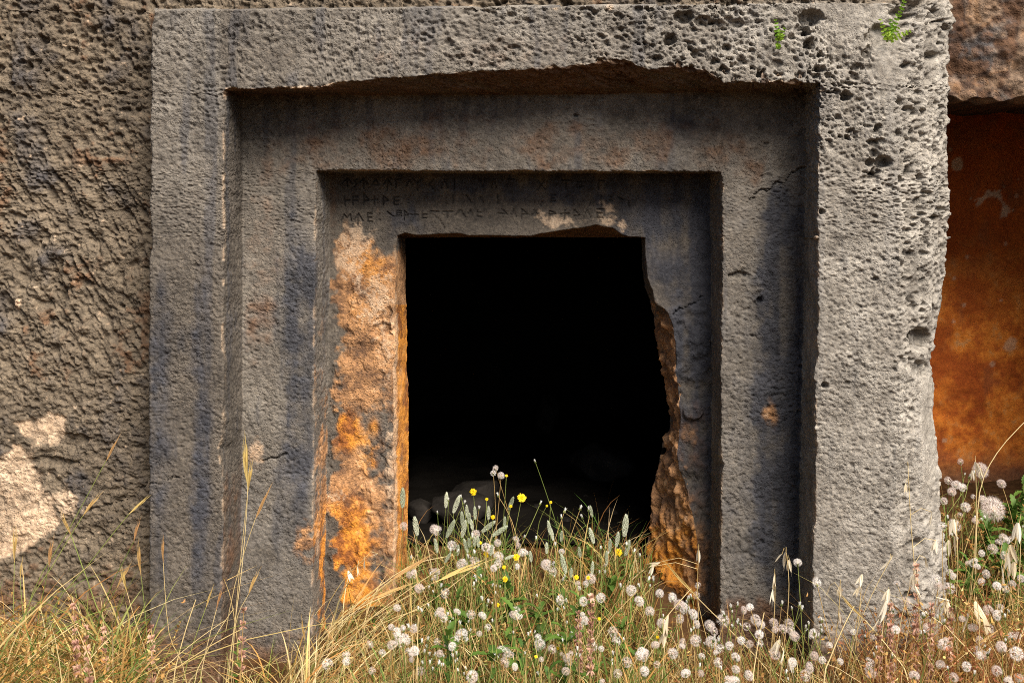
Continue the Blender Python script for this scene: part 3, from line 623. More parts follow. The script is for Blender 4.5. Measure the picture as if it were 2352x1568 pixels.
# ------------------------------------------------------------------ boulders in the dark chamber
def fibdirs(n, seed):
    g_ = np.random.default_rng(seed).normal(size=(n, 3)); return g_/np.linalg.norm(g_, axis=1, keepdims=True)
def boulder(px, py, Y, w, h, d, seed, label, mat=M_BOULDER, name='boulder', rot=0.0):
    bm = bmesh.new(); bmesh.ops.create_icosphere(bm, subdivisions=4, radius=1)
    v = np.array([x.co[:] for x in bm.verts]); r = 1 + 0.22*fbm(v[:, 0]*1.3+seed, v[:, 1]*1.3+v[:, 2], seed, 3) + 0.07*fbm(v[:, 0]*5+seed, v[:, 2]*5+v[:, 1]*3, seed+3, 3)
    v = v*r[:, None]
    for dn in fibdirs(11, seed):
        o_ = 0.62+0.28*((seed*7.13+dn[0]*31.7) % 1.0); t_ = v @ dn; v = v - np.maximum(t_-o_, 0)[:, None]*dn*0.92
    f = np.array([[q.index for q in fa.verts] for fa in bm.faces]); bm.free()
    c = W(px, py, Y); s = (DIST+Y)/DIST/1000
    v = v*np.array([w*s/2, d/2, h*s/2]); a = math.radians(rot)
    v = v @ np.array([[math.cos(a), 0, -math.sin(a)], [0, 1, 0], [math.sin(a), 0, math.cos(a)]])
    zb = float(gz(c.x, c.y)) - 0.015
    off = min(c.z + v[:, 2].min(), 1e9) - zb                # set it on the floor
    o = link(name, mesh_np(name, v, f, mat), None, (c.x, c.y, c.z - off))
    tag(o, label, 'boulder', 'stones on the tomb floor'); return o
boulder(1092, 1122, 0.85, 125, 75, 0.16, 3, 'pale knobbly stone on the tomb floor behind the yellow flowers')
boulder(1060, 1165, 0.70, 150, 80, 0.18, 5, 'wide grey stone at the foot of the knobbly stone in the doorway')
boulder(1380, 1095, 1.20, 150, 95, 0.25, 8, 'flat oval slab lying deep in the dark tomb chamber', rot=12)
boulder(968, 1155, 0.75, 70, 70, 0.12, 11, 'small brown stone in the dark beside the orange door jamb')
boulder(1255, 1030, 1.9, 60, 110, 0.2, 14, 'upright stone at the back of the dark tomb chamber')
for i, (px, py, Y, w) in enumerate([(1230, 1180, 0.8, 30), (1300, 1190, 0.7, 36), (1345, 1170, 0.9, 30), (1400, 1175, 0.8, 40), (1180, 1190, 0.65, 28), (1265, 1215, 0.55, 34), (1440, 1200, 0.6, 30)]):
    o = boulder(px, py, Y, w, w*0.8, 0.05, 20+i, 'fist-sized brown rubble stone on the tomb floor', M_LINT if False else M_BOULDER, 'rubble_stone'); o['group'] = 'rubble on the tomb floor'

# ------------------------------------------------------------------ vegetation: shared meshes
UP = Vector((0, 0, 1))
def pymesh(name, verts, faces, mat, smooth=False):
    me = bpy.data.meshes.new(name); me.from_pydata([tuple(v) for v in verts], [], faces); me.materials.append(mat)
    if smooth: me.polygons.foreach_set('use_smooth', [True]*len(me.polygons))
    me.update(); return me
def frame(d):
    d = d.normalized(); a = d.cross(Vector((0.31, 0.87, 0.38))); a.normalize(); return a, d.cross(a)
def tube(pts, r0, r1, sides=4):
    vs, fs = [], []; n = len(pts)
    for i, p in enumerate(pts):
        d = (pts[min(i+1, n-1)]-pts[max(i-1, 0)]); a, b = frame(d); r = r0+(r1-r0)*i/(n-1)
        for k in range(sides):
            t = 2*math.pi*k/sides; vs.append(p + a*math.cos(t)*r + b*math.sin(t)*r)
    for i in range(n-1):
        for k in range(sides):
            fs.append((i*sides+k, i*sides+(k+1) % sides, (i+1)*sides+(k+1) % sides, (i+1)*sides+k))
    return vs, fs
def merge(*parts):
    V, F = [], []
    for v, f in parts:
        o = len(V); V += list(v); F += [tuple(i+o for i in q) for q in f]
    return V, F
def fib(n, seed=0):
    R = random.Random(seed); out = []
    for i in range(n):
        z = 1-2*(i+0.5)/n; t = i*2.399963+R.uniform(-0.25, 0.25); r = math.sqrt(max(0, 1-z*z)); out.append(Vector((r*math.cos(t), r*math.sin(t), z+R.uniform(-0.08, 0.08))).normalized())
    return out
def puff_mesh(seed, n=150, full=1.0):
    """unit-radius clock of parachutes"""
    R = random.Random(seed); V, F = [], []
    for d in fib(n, seed):
        if d.z < -0.75 or R.random() > full: continue
        a, b = frame(d); R1 = R.uniform(0.62, 0.74); o = len(V)
        V += [d*0.2 + a*0.010, d*0.2 - a*0.010, d*R1]; F.append((o, o+1, o+2))
        for k in range(7):
            t = 2*math.pi*k/7 + R.uniform(-0.3, 0.3); sp = R.uniform(0.22, 0.34)
            e = d*R.uniform(0.90, 1.04) + (a*math.cos(t)+b*math.sin(t))*sp; w = (a*math.sin(t)-b*math.cos(t))*0.011; o = len(V)
            V += [d*R1 - w, d*R1 + w, e]; F.append((o, o+1, o+2))
    return pymesh('seed_fluff', V, F, P_FLUFF)
PUFFS = [puff_mesh(1), puff_mesh(2, 120), puff_mesh(3, 170), puff_mesh(4, 130, 0.6)]
def lump(name, mat, sx, sz, seed=0, sub=2, z0=0.0, amp=0.15):
    bm = bmesh.new(); bmesh.ops.create_icosphere(bm, subdivisions=sub, radius=1); R = random.Random(seed)
    for v in bm.verts:
        r = 1+R.uniform(-amp, amp); v.co = Vector((v.co.x*sx*r, v.co.y*sx*r, v.co.z*sz*r+z0))
    me = bpy.data.meshes.new(name); bm.to_mesh(me); bm.free(); me.materials.append(mat); return me
CORES = [lump('seed_core', P_CORE, 0.24, 0.24, s, 2) for s in (1, 2)]
def tuft_mesh(seed):
    R = random.Random(seed); V, F = [], []
    for i in range(34):
        t = R.uniform(0, 6.283); r = R.uniform(0, 0.32); top = R.uniform(0.9, 1.45); sp = r*R.uniform(1.2, 2.0)
        a = Vector((math.cos(t), math.sin(t), 0)); w = Vector((-a.y, a.x, 0))*0.07; o = len(V)
        V += [a*r*0.6 - w + UP*0.1, a*r*0.6 + w + UP*0.1, a*sp + w*0.6 + UP*top, a*sp - w*0.6 + UP*top]; F.append((o, o+1, o+2, o+3))
    return pymesh('white_tuft', V, F, P_TUFT)
TUFTS = [tuft_mesh(s) for s in (1, 2, 3)]
def calyx_mesh(seed, mat=P_CALYX):
    R = random.Random(seed); V, F = [], []
    for ring, (nn, hh, r0) in enumerate(((8, 0.9, 0.34), (8, 0.6, 0.42))):
        for k in range(nn):
            t = 2*math.pi*(k+0.5*ring)/nn + R.uniform(-0.1, 0.1); a = Vector((math.cos(t), math.sin(t), 0)); w = Vector((-a.y, a.x, 0)); o = len(V)
            V += [a*0.12 - w*0.08 - UP*0.35, a*0.12 + w*0.08 - UP*0.35, a*r0 + w*0.16 + UP*0.0, a*r0*0.9 + UP*hh*0.9, a*r0 - w*0.16 + UP*0.0]; F.append((o, o+1, o+2, o+3, o+4))
    return pymesh('bracts', V, F, mat)
CALYX = [calyx_mesh(1), calyx_mesh(2)]
def stem_mesh(seed, mat, r=0.0011, bow=0.014):
    R = random.Random(seed); pts = []; t0 = R.uniform(0, 6.28); k1 = R.uniform(-1, 1); k2 = R.uniform(-1, 1)
    for i in range(8):
        t = i/7; o = bow*math.sin(math.pi*t)*k1 + 0.5*bow*math.sin(2*math.pi*t)*k2
        pts.append(Vector((math.cos(t0)*o, math.sin(t0)*o, t)))
    vs, fs = [], []
    for i, p in enumerate(pts):
        rr = r*(1.25-0.5*i/7)
        for k in range(4): vs.append(p + Vector((math.cos(k*1.5708)*rr, math.sin(k*1.5708)*rr, 0)))
    for i in range(7):
        for k in range(4): fs.append((i*4+k, i*4+(k+1) % 4, i*4+4+(k+1) % 4, i*4+4+k))
    return pymesh('stem', vs, fs, mat, True)
STEM_D = [stem_mesh(s, P_STEM, 0.0010) for s in range(6)]; STEM_G = [stem_mesh(s+20, P_GSTEM, 0.0010) for s in range(6)]
STEM_S = [stem_mesh(s+40, P_STRAW, 0.0011, 0.03) for s in range(4)]
def flower_mesh(seed):
    R = random.Random(seed); V, F = [], []
    for ring, (nn, r, z) in enumerate(((17, 1.0, 0.10), (13, 0.72, 0.22), (9, 0.42, 0.3))):
        for k in range(nn):
            t = 2*math.pi*(k+0.4*ring)/nn + R.uniform(-0.1, 0.1); a = Vector((math.cos(t), math.sin(t), 0)); w = Vector((-a.y, a.x, 0))
            L = r*R.uniform(0.82, 1.05); zz = z + R.uniform(-0.06, 0.1); o = len(V); wd = 0.105
            V += [a*0.08 - w*0.05, a*0.08 + w*0.05, a*L*0.7 - w*wd + UP*zz*1.2, a*L*0.7 + w*wd + UP*zz*1.2, a*L - w*wd*0.95 + UP*zz, a*L*0.93 + UP*zz, a*L + w*wd*0.95 + UP*zz]
            F += [(o, o+1, o+3, o+2), (o+2, o+3, o+6, o+5, o+4)]
    return pymesh('petals', V, F, P_YEL)
FLOWERS = [flower_mesh(s) for s in (1, 2, 3)]
def spike_mesh(seed, tw=0.12):
    """unit-length compact grass spike built from overlapping scales"""
    R = random.Random(seed); V, F = [], []; n = 84
    for i in range(n):
        z = (i+0.5)/n; t = i*2.399963; r = tw*(math.sin(math.pi*min(1, z*0.93+0.06))**0.45); a = Vector((math.cos(t), math.sin(t), 0)); w = Vector((-a.y, a.x, 0)); o = len(V); s = 0.06*R.uniform(0.8, 1.2)
        c = a*r*0.7 + UP*z
        V += [c - UP*s*0.9, c + w*s*0.75 + a*r*0.4, c + a*r*0.55 + UP*s*1.5, c - w*s*0.75 + a*r*0.4]; F += [(o, o+1, o+2), (o, o+2, o+3)]
    return pymesh('seed_spike', V, F, P_SPIKE)
SPIKES = [spike_mesh(s) for s in (1, 2, 3)]
def lance(p, d, L, w, bend=0.0, n=4):
    """a narrow pointed blade with a fold: returns verts, faces"""
    d = d.normalized(); a, b = frame(d); V, F = [], []
    for i in range(n+1):
        t = i/n; ww = w*(math.sin(math.pi*(0.12+0.88*t))**0.8 if t < 1 else 0.02); c = p + d*L*t + b*bend*L*t*t
        V += [c - a*ww + b*ww*0.35, c, c + a*ww + b*ww*0.35]
    for i in range(n):
        o = i*3; F += [(o, o+1, o+4, o+3), (o+1, o+2, o+5, o+4)]
    return V, F
def brome_mesh(seed):
    R = random.Random(seed); ps = []
    for i in range(6):
        z = i*0.09; t = R.uniform(0, 6.28); a = Vector((math.cos(t), math.sin(t), 0)); ps.append(lance(UP*z*0.8 + a*0.01, UP + a*R.uniform(0.02, 0.10), R.uniform(0.45, 0.62), R.uniform(0.022, 0.034), R.uniform(-0.06, 0.06), 3))
        ps.append(lance(UP*(z*0.8+0.4) + a*0.02, UP + a*R.uniform(0.0, 0.10), R.uniform(0.3, 0.5), 0.006, 0, 2))
    return pymesh('seed_spike', *merge(*ps), P_BROME)
BROMES = [brome_mesh(s) for s in range(4)]
def oat_mesh(seed):
    """hanging husk: two pointed glumes parted at the tip, hanging along -Z, unit length"""
    R = random.Random(seed); ps = []
    for sgn in (-1, 1):
        ps.append(lance(Vector((0, 0, 0)), Vector((sgn*R.uniform(0.10, 0.26), R.uniform(-0.1, 0.1), -1)), 1.0, 0.125, 0.08*sgn, 5))
    ps.append(lance(Vector((0, 0.01, -0.1)), Vector((R.uniform(-0.1, 0.1), 0.05, -1)), 0.7, 0.09, 0, 4))
    ps.append(lance(Vector((0, 0.01, -0.5)), Vector((R.uniform(-0.3, 0.3), 0.05, -1)), 0.9, 0.008, 0.1, 3))
    return pymesh('husk', *merge(*ps), P_OAT)
OATS = [oat_mesh(s) for s in range(4)]
def leaf_mesh(seed):
    """lobed rosette leaf along +X rising, unit length"""
    R = random.Random(seed); V, F = [], []; n = 9
    for i in range(n+1):
        t = i/n; w = (0.05+0.15*math.sin(math.pi*min(1, t*0.92+0.06))**0.8)*(1.0 if i % 2 else 0.62)*(1 if t < 1 else 0.05); z = 0.55*t - 0.42*t*t + R.uniform(-0.015, 0.015)
        x = t*0.92
        V += [Vector((x-0.03*(i % 2), -w, z+w*0.35)), Vector((x, 0, z)), Vector((x-0.03*(i % 2), w, z+w*0.35))]
    for i in range(n):
        o = i*3; F += [(o, o+1, o+4, o+3), (o+1, o+2, o+5, o+4)]
    return pymesh('leaf', V, F, P_LEAF, True)
LEAVES = [leaf_mesh(s) for s in range(5)]
def whorl_mesh(seed):
    R = random.Random(seed); ps = []
    for k in range(9):
        t = 2*math.pi*k/9 + R.uniform(-0.3, 0.3); a = Vector((math.cos(t), math.sin(t), 0)); ps.append(lance(a*0.08 + UP*R.uniform(-0.15, 0.05), a*0.9 + UP*R.uniform(0.4, 1.1), R.uniform(0.8, 1.05), 0.30, R.uniform(-0.3, 0.1), 3))
    for k in range(4):
        t = R.uniform(0, 6.28); a = Vector((math.cos(t), math.sin(t), 0)); ps.append(lance(a*0.08 - UP*0.2, a - UP*R.uniform(0.2, 0.8), R.uniform(0.8, 1.2), 0.2, 0.2, 3))
    return pymesh('whorl', *merge(*ps), P_PINK)
WHORLS = [whorl_mesh(s) for s in range(3)]

def q_to(d): return UP.rotation_difference(d.normalized())
def part(name, me, parent, loc=(0, 0, 0), quat=None, scale=(1, 1, 1)):
    o = bpy.data.objects.new(name, me); col.objects.link(o); o.parent = parent; o.location = loc; o.scale = scale
    if quat is not None: o.rotation_mode = 'QUATERNION'; o.rotation_quaternion = quat
    return o
def rooted(name, head, lean=0.05, base=None):
    """an Empty on the soil whose z axis points at the head; returns it and the stalk length"""
    if base is None:
        base = Vector((head.x + random.gauss(0, lean), head.y + random.gauss(0, lean*0.6), 0))
        base.x = min(max(base.x, -2), 2.2)
        if 0.93 > base.x and base.y > 0.40: base.y = 0.40
    base.z = float(gz(base.x, base.y)) - 0.004
    d = head-base; o = empty(name, base); o.rotation_mode = 'QUATERNION'
    o.rotation_quaternion = q_to(d) @ Quaternion(UP, random.uniform(0, 6.28)); return o, d.length

# ------------------------------------------------------------------ seed heads, buds, yellow flowers
def ylim(px):
    if 945 < px < 1462: return 0.36
    if 1462 <= px < 1640: return 0.14
    if 770 < px <= 945: return 0.18
    if 1665 < px < 1825: return 0.06
    if px > 2175: return 0.62
    return -0.05
def place_y(px, py):
    hi = ylim(px); t = (py-1180)/(1560-1180)
    Y = 0.30 - 0.64*t + random.gauss(0, 0.06)
    if px > 2175 and py < 1330: Y = 0.55 - 0.5*(py-1060)/270 + random.gauss(0, 0.04)
    Y = min(hi, max(-0.45, Y))
    for _ in range(30):
        p = W(px, py, Y); h = p.z - float(gz(p.x, p.y))
        if h < 0.07: Y -= 0.04
        elif h > 0.42 and Y < hi: Y += 0.04
        else: break
    return min(Y, hi)
def zone_of(px, py):
    if px > 2165 and py < 1340: return 'n'
    if px > 1660: return 'r'
    if px > 930: return 'd'
    return 'l'
ZN = {'n': 'against the orange niche wall', 'r': 'before the pale right jamb', 'd': 'in the weeds at the doorway', 'l': 'left of the doorway'}
ZG = {'n': 'by the niche', 'r': 'before the right jamb', 'd': 'at the doorway', 'l': 'left of the doorway'}
def seedhead(px, py, r=12, kind=None, Y=None):
    Y = place_y(px, py) if Y is None else Y
    head = W(px, py, Y); o, L = rooted('seed_head_plant', head, 0.05); z = zone_of(px, py)
    part('stem', random.choice(STEM_D if random.random() < 0.65 else STEM_G), o, scale=(1, 1, L))
    s = r*(DIST+Y)/DIST/1000; k = random.randrange(4) if kind is None else kind
    q = Quaternion((random.uniform(-.5, .5), random.uniform(-.5, .5), random.uniform(-1, 1), 1)).normalized()
    h = part('seed_head', CORES[k % 2], o, (0, 0, L), q, (s, s, s)); part('fluff', PUFFS[k], h, (0, 0, 0), None, (random.uniform(.85, 1.1), random.uniform(.85, 1.1), random.uniform(.75, 1.1)))
    part('bracts', CALYX[k % 2], o, (0, 0, L-s*0.25), None, (s*0.55, s*0.55, -s*0.5))
    sz = 'large ' if r > 14 else ('small ' if r < 9.5 else '')
    tag(o, sz + ('ragged half-blown seed head on a dry stalk ' if k == 3 else 'round white fluffy seed head on a thin stalk ')+ZN[z], 'seed head', sz + ('half-blown seed heads ' if k == 3 else 'fluffy seed heads ')+ZG[z])
def bud(px, py, r=7, Y=None):
    Y = place_y(px, py) if Y is None else Y
    head = W(px, py, Y); o, L = rooted('seed_bud_plant', head, 0.05); z = zone_of(px, py); s = r*(DIST+Y)/DIST/1000
    part('stem', random.choice(STEM_G if random.random() < 0.6 else STEM_D), o, scale=(1, 1, L))
    b = part('bracts', random.choice(CALYX), o, (0, 0, L), None, (s, s, s)); part('white_tuft', random.choice(TUFTS), b, (0, 0, 0.25))
    tag(o, 'small closed green bud with a white tuft '+ZN[z], 'flower bud', 'closed white-tipped buds '+ZG[z])
def yellow(px, py, r, label, Y=None, grp=None):
    Y = place_y(px, py) if Y is None else Y
    head = W(px, py, Y); o, L = rooted('yellow_flower', head, 0.04); s = r*(DIST+Y)/DIST/1000
    part('stem', random.choice(STEM_G), o, scale=(1, 1, L))
    d = Vector((random.uniform(-.35, .35), -1, random.uniform(0.15, 0.9))).normalized(); q = o.rotation_quaternion.inverted() @ q_to(d)
    part('petals', random.choice(FLOWERS), o, (0, 0, L), q, (s, s, s)); part('bracts', CALYX[0], o, Vector((0, 0, L)) - (q @ UP)*s*0.45, q, (s*0.6, s*0.6, s*0.5))
    tag(o, label, 'flower', grp or 'yellow flowers in the doorway')

HAND = [(1138, 1075, 9), (1133, 1086, 10), (1151, 1092, 10), (1005, 1218, 13), (998, 1215, 11), (1185, 1238, 10), (1190, 1252, 9), (1200, 1268, 13), (1143, 1246, 10), (1092, 1226, 12), (1116, 1256, 12), (1128, 1262, 10), (1038, 1252, 13), (1087, 1292, 15), (1062, 1297, 13), (1145, 1278, 12),
        (1188, 1300, 9), (1255, 1296, 13), (1290, 1266, 10), (1270, 1312, 11), (927, 1208, 11), (925, 1470, 18), (752, 1524, 15), (1085, 1553, 20), (950, 1443, 11), (963, 1350, 11), (1023, 1362, 14), (1050, 1404, 11), (1082, 1410, 15), (1108, 1413, 13), (1060, 1456, 15), (1120, 1440, 12), (1236, 1462, 12), (1240, 1480, 15), (1268, 1490, 11),
        (912, 1395, 12), (900, 1480, 14), (855, 1540, 13), (965, 1540, 15), (1010, 1500, 12), (1160, 1520, 13), (1300, 1540, 12), (1380, 1372, 13), (1340, 1380, 13), (1408, 1450, 15), (1415, 1472, 13), (1362, 1482, 12), (1450, 1355, 16), (1468, 1380, 15), (1515, 1362, 13), (1545, 1372, 16), (1560, 1388, 15), (1572, 1396, 13), (1562, 1420, 14),
        (1603, 1344, 12), (1600, 1366, 10), (1592, 1410, 13), (1600, 1432, 12), (1598, 1470, 16), (1630, 1436, 14), (1640, 1448, 13), (1634, 1474, 16), (1660, 1424, 14), (1676, 1482, 14), (1735, 1422, 11), (1748, 1434, 12), (1715, 1438, 12), (1744, 1456, 13), (1703, 1470, 13), (1722, 1478, 13), (1832, 1291, 11), (1876, 1338, 14), (1690, 1508, 13), (1650, 1520, 15), (1612, 1506, 11), (1780, 1500, 13), (1820, 1520, 11), (1870, 1505, 11),
        (1545, 1500, 14), (1575, 1545, 15), (1505, 1480, 14), (1480, 1540, 16), (1440, 1520, 13), (1520, 1430, 13), (1720, 1550, 14), (1850, 1550, 13), (1905, 1480, 10), (2000, 1545, 14), (1930, 1518, 12), (1960, 1450, 9),
        (2178, 1103, 12), (2196, 1113, 12), (2186, 1129, 12), (2211, 1119, 12), (2168, 1150, 11), (2218, 1164, 11), (2165, 1208, 12), (2192, 1206, 17), (2252, 1080, 24), (2206, 1060, 8), (2257, 1146, 12), (2235, 1140, 8), (2280, 1170, 26), (2205, 1182, 8), (2240, 1195, 10), (2300, 1110, 10), (2255, 1270, 10), (2150, 1330, 14), (2155, 1345, 12),
        (2280, 1260, 11), (2290, 1345, 12), (2310, 1352, 12), (2325, 1340, 11), (2255, 1335, 11), (2270, 1400, 14), (2290, 1412, 14), (2270, 1445, 16), (2250, 1470, 13), (2235, 1440, 12), (2300, 1485, 13), (2335, 1500, 15), (2210, 1420, 11), (2180, 1350, 13), (2160, 1525, 15), (2220, 1530, 14), (2290, 1540, 16), (2340, 1555, 14), (2100, 1550, 13), (2050, 1530, 12), (2130, 1440, 12), (2080, 1380, 13), (2060, 1340, 9)]
YEL = [(1087, 1129, 8.5, 'yellow flower standing before the pale knobbly stone'), (1198, 1143, 11, 'large yellow daisy-like flower high against the dark chamber'), (1132, 1187, 5.5, 'small yellow flower above a fluffy cluster'),
       (1186, 1279, 8.5, 'round yellow flower beside two white seed heads'), (1117, 1272, 7.5, 'yellow flower tucked under a fluffy seed head'), (1421, 1268, 9, 'yellow flower beside the tall pale grass spike at the broken jamb'),
       (1160, 1329, 7, 'half-open yellow flower over the broad green leaves')]
YELS = [(1158, 1302, 5), (1324, 1325, 6), (1351, 1326, 5), (1143, 1388, 5), (1281, 1488, 4), (1231, 1507, 4), (1173, 1162, 4), (1118, 1146, 4), (1163, 1092, 3.5), (1265, 1153, 3.5), (1256, 1161, 3), (1103, 1246, 4), (1510, 1462, 4), (1290, 1555, 5), (1376, 1420, 4)]
for (px, py, r) in HAND: seedhead(px, py, r*random.uniform(0.78, 1.15), 2 if r > 20 else None)
taken = [(a, b) for a, b, _ in HAND]
def scatter(n, x0, x1, y0, y1, fn, rmin, rmax, gap=13, top=None):
    k = 0
    for _ in range(n*14):
        if k >= n: break
        px = random.uniform(x0, x1); py = random.uniform(y0, y1)
        if top and py < top(px): continue
        if any(abs(px-a) < gap and abs(py-b) < gap for a, b in taken): continue
        taken.append((px, py)); fn(px, py, random.uniform(rmin, rmax)); k += 1
        for _ in range(random.choice((0, 0, 1, 2, 3))):                      # they grow in loose clumps
            if k >= n: break
            a_ = random.uniform(0, 6.28); rr = random.uniform(8, 20); qx, qy = px+rr*math.cos(a_), py+rr*0.8*math.sin(a_)
            taken.append((qx, qy)); fn(qx, qy, random.uniform(rmin*0.8, rmax)); k += 1
doortop = lambda x: np.interp(x, [930, 990, 1100, 1200, 1290, 1400, 1480], [1330, 1260, 1245, 1285, 1320, 1330, 1345])
scatter(56, 930, 1490, 1250, 1565, seedhead, 6, 13, 13, doortop)
scatter(26, 1480, 1890, 1400, 1565, seedhead, 8, 13, 17)
scatter(20, 1890, 2352, 1410, 1565, seedhead, 8, 13, 18)
scatter(14, 2170, 2352, 1150, 1400, seedhead, 7, 11, 16)
scatter(9, 760, 930, 1450, 1565, seedhead, 9, 13, 18)
BUDT = [(1230, 1062, 5), (1240, 1158, 6), (1332, 1170, 7), (1352, 1173, 7), (1296, 1176, 7), (1338, 1190, 7), (1290, 1190, 6), (1060, 1145, 6), (1065, 1157, 6), (1030, 1150, 5), (1100, 1170, 6), (1005, 1180, 5), (1145, 1140, 6), (1203, 1236, 6), (1231, 1240, 6), (1275, 1255, 7), (1380, 1262, 6), (1395, 1275, 6), (1440, 1255, 7), (1455, 1270, 7), (1470, 1280, 6)]
for b in BUDT: bud(*b); taken.append(b[:2])
scatter(120, 930, 1490, 1230, 1560, bud, 5, 8.5, 9, lambda x: doortop(x)-30)
scatter(40, 1490, 1890, 1370, 1560, bud, 5, 8, 10)
scatter(30, 1950, 2352, 1400, 1560, bud, 5, 8, 10)
scatter(14, 2165, 2350, 1060, 1300, bud, 5, 8, 10)
for y_ in YEL: yellow(*y_, grp='yellow flowers in the doorway')
for px, py, r in YELS: yellow(px, py, r, 'tiny yellow flower among the weeds at the doorway', grp='tiny yellow flowers')

# ------------------------------------------------------------------ canary grass spikes in the doorway
C3 = [(25, 450, 170, 0), (435, 470, 130, 3), (530, 510, 150, 20), (630, 575, 110, -3), (585, 650, 130, -5), (650, 640, 90, 3), (705, 590, 110, -3), (833, 590, 120, 0), (475, 740, 160, 25), (150, 715, 170, -8), (600, 740, 150, 12), (675, 700, 90, -10), (830, 720, 150, 50), (985, 670, 80, 4), (940, 760, 150, 58), (700, 860, 80, 0), (735, 860, 90, -5), (1045, 500, 120, 20), (1405, 730, 120, -10), (1430, 790, 110, -12), (1520, 810, 90, 5),
      (1800, 575, 100, -10), (1805, 805, 140, -15), (2120, 710, 190, 5), (2045, 840, 130, 8), (2140, 920, 140, 14), (1975, 895, 110, 3), (1380, 920, 90, 0), (1540, 1070, 160, -14), (1810, 1110, 110, 5), (1610, 1150, 80, 3), (620, 900, 120, -16), (650, 870, 80, -3), (1030, 1005, 80, 70), (340, 900, 120, -10), (1945, 1010, 110, 0), (545, 940, 90, 5), (860, 940, 90, 8), (450, 1010, 100, 30), (1230, 1000, 90, -6), (1690, 960, 90, -8)]
for (cx, cy, ln, tl) in C3:
    px, py, L = 918.7+cx*.2441, 1033.6+cy*.2441, ln*.2441*1.05
    Y = min(ylim(px), 0.30 - 0.25*(py-1150)/150 + random.gauss(0, 0.05)) if px > 945 else 0.20
    s = (DIST+Y)/DIST/1000; d = Vector((math.sin(math.radians(tl)), random.uniform(-.15, .15), math.cos(math.radians(tl)))).normalized()
    c = W(px, py, Y); foot = c - d*L*s*0.5
    o, ln_ = rooted('canary_stalk', foot, 0.035); q = o.rotation_quaternion.inverted() @ q_to(d)
    part('stem', random.choice(STEM_G), o, scale=(0.7, 0.7, ln_)); part('seed_spike', random.choice(SPIKES), o, (0, 0, ln_), q, (L*s*1.05, L*s*1.05, L*s) if L > 25 else (L*s*1.3, L*s*1.3, L*s))
    lab = 'tilted pale green canary grass spike in the doorway' if abs(tl) > 11 else ('long upright canary grass spike in the doorway' if ln > 150 else 'short upright canary grass spike in the doorway')
    tag(o, lab, 'grass spike', lab.replace('grass spike', 'grass spikes'))

# ------------------------------------------------------------------ tall single grass stalks (photo polylines, each at its own depth)
def stalk(pts, Y, spike, label, group, mat=P_STRAW, r=0.0014, name='brome_stalk', tipw=1.0, dY=0.0):
    """pts from the tip downward; first span carries the spike"""
    w = [W(px, py, Y + dY*i/len(pts)) for i, (px, py) in enumerate(pts)]
    last = w[-1]; d = (last - w[-2]); g0 = float(gz(last.x, last.y))
    if last.z > g0:
        k = min((last.z-g0)/max(1e-3, -d.z), 1.5) if d.z < 0 else 0; e = last + d*k*0.6; e.z = float(gz(e.x, e.y)) - 0.004; w.append(e)
    else: w[-1] = Vector((last.x, last.y, g0-0.004))
    w = w[::-1]; base = w[0].copy(); o = empty(name, base)
    sm = [w[0]]
    for i in range(len(w)-1):
        p0 = w[max(i-1, 0)]; p1 = w[i]; p2 = w[i+1]; p3 = w[min(i+2, len(w)-1)]
        for t in (0.34, 0.67, 1.0):
            sm.append(0.5*((2*p1) + (-p0+p2)*t + (2*p0-5*p1+4*p2-p3)*t*t + (-p0+3*p1-3*p2+p3)*t**3))
    body = sm[:-3] if spike else sm
    vs, fs = tube([p-base for p in body], r, r*0.6); part('stem', pymesh('stem', vs, fs, mat, True), o)
    if spike:
        a, b = w[-2], w[-1]; L = (b-a).length*1.06; part('seed_spike', random.choice(BROMES), o, a-base, q_to(b-a), (L*tipw, L*tipw, L))
    tag(o, label, 'grass stalk', group); return o, w
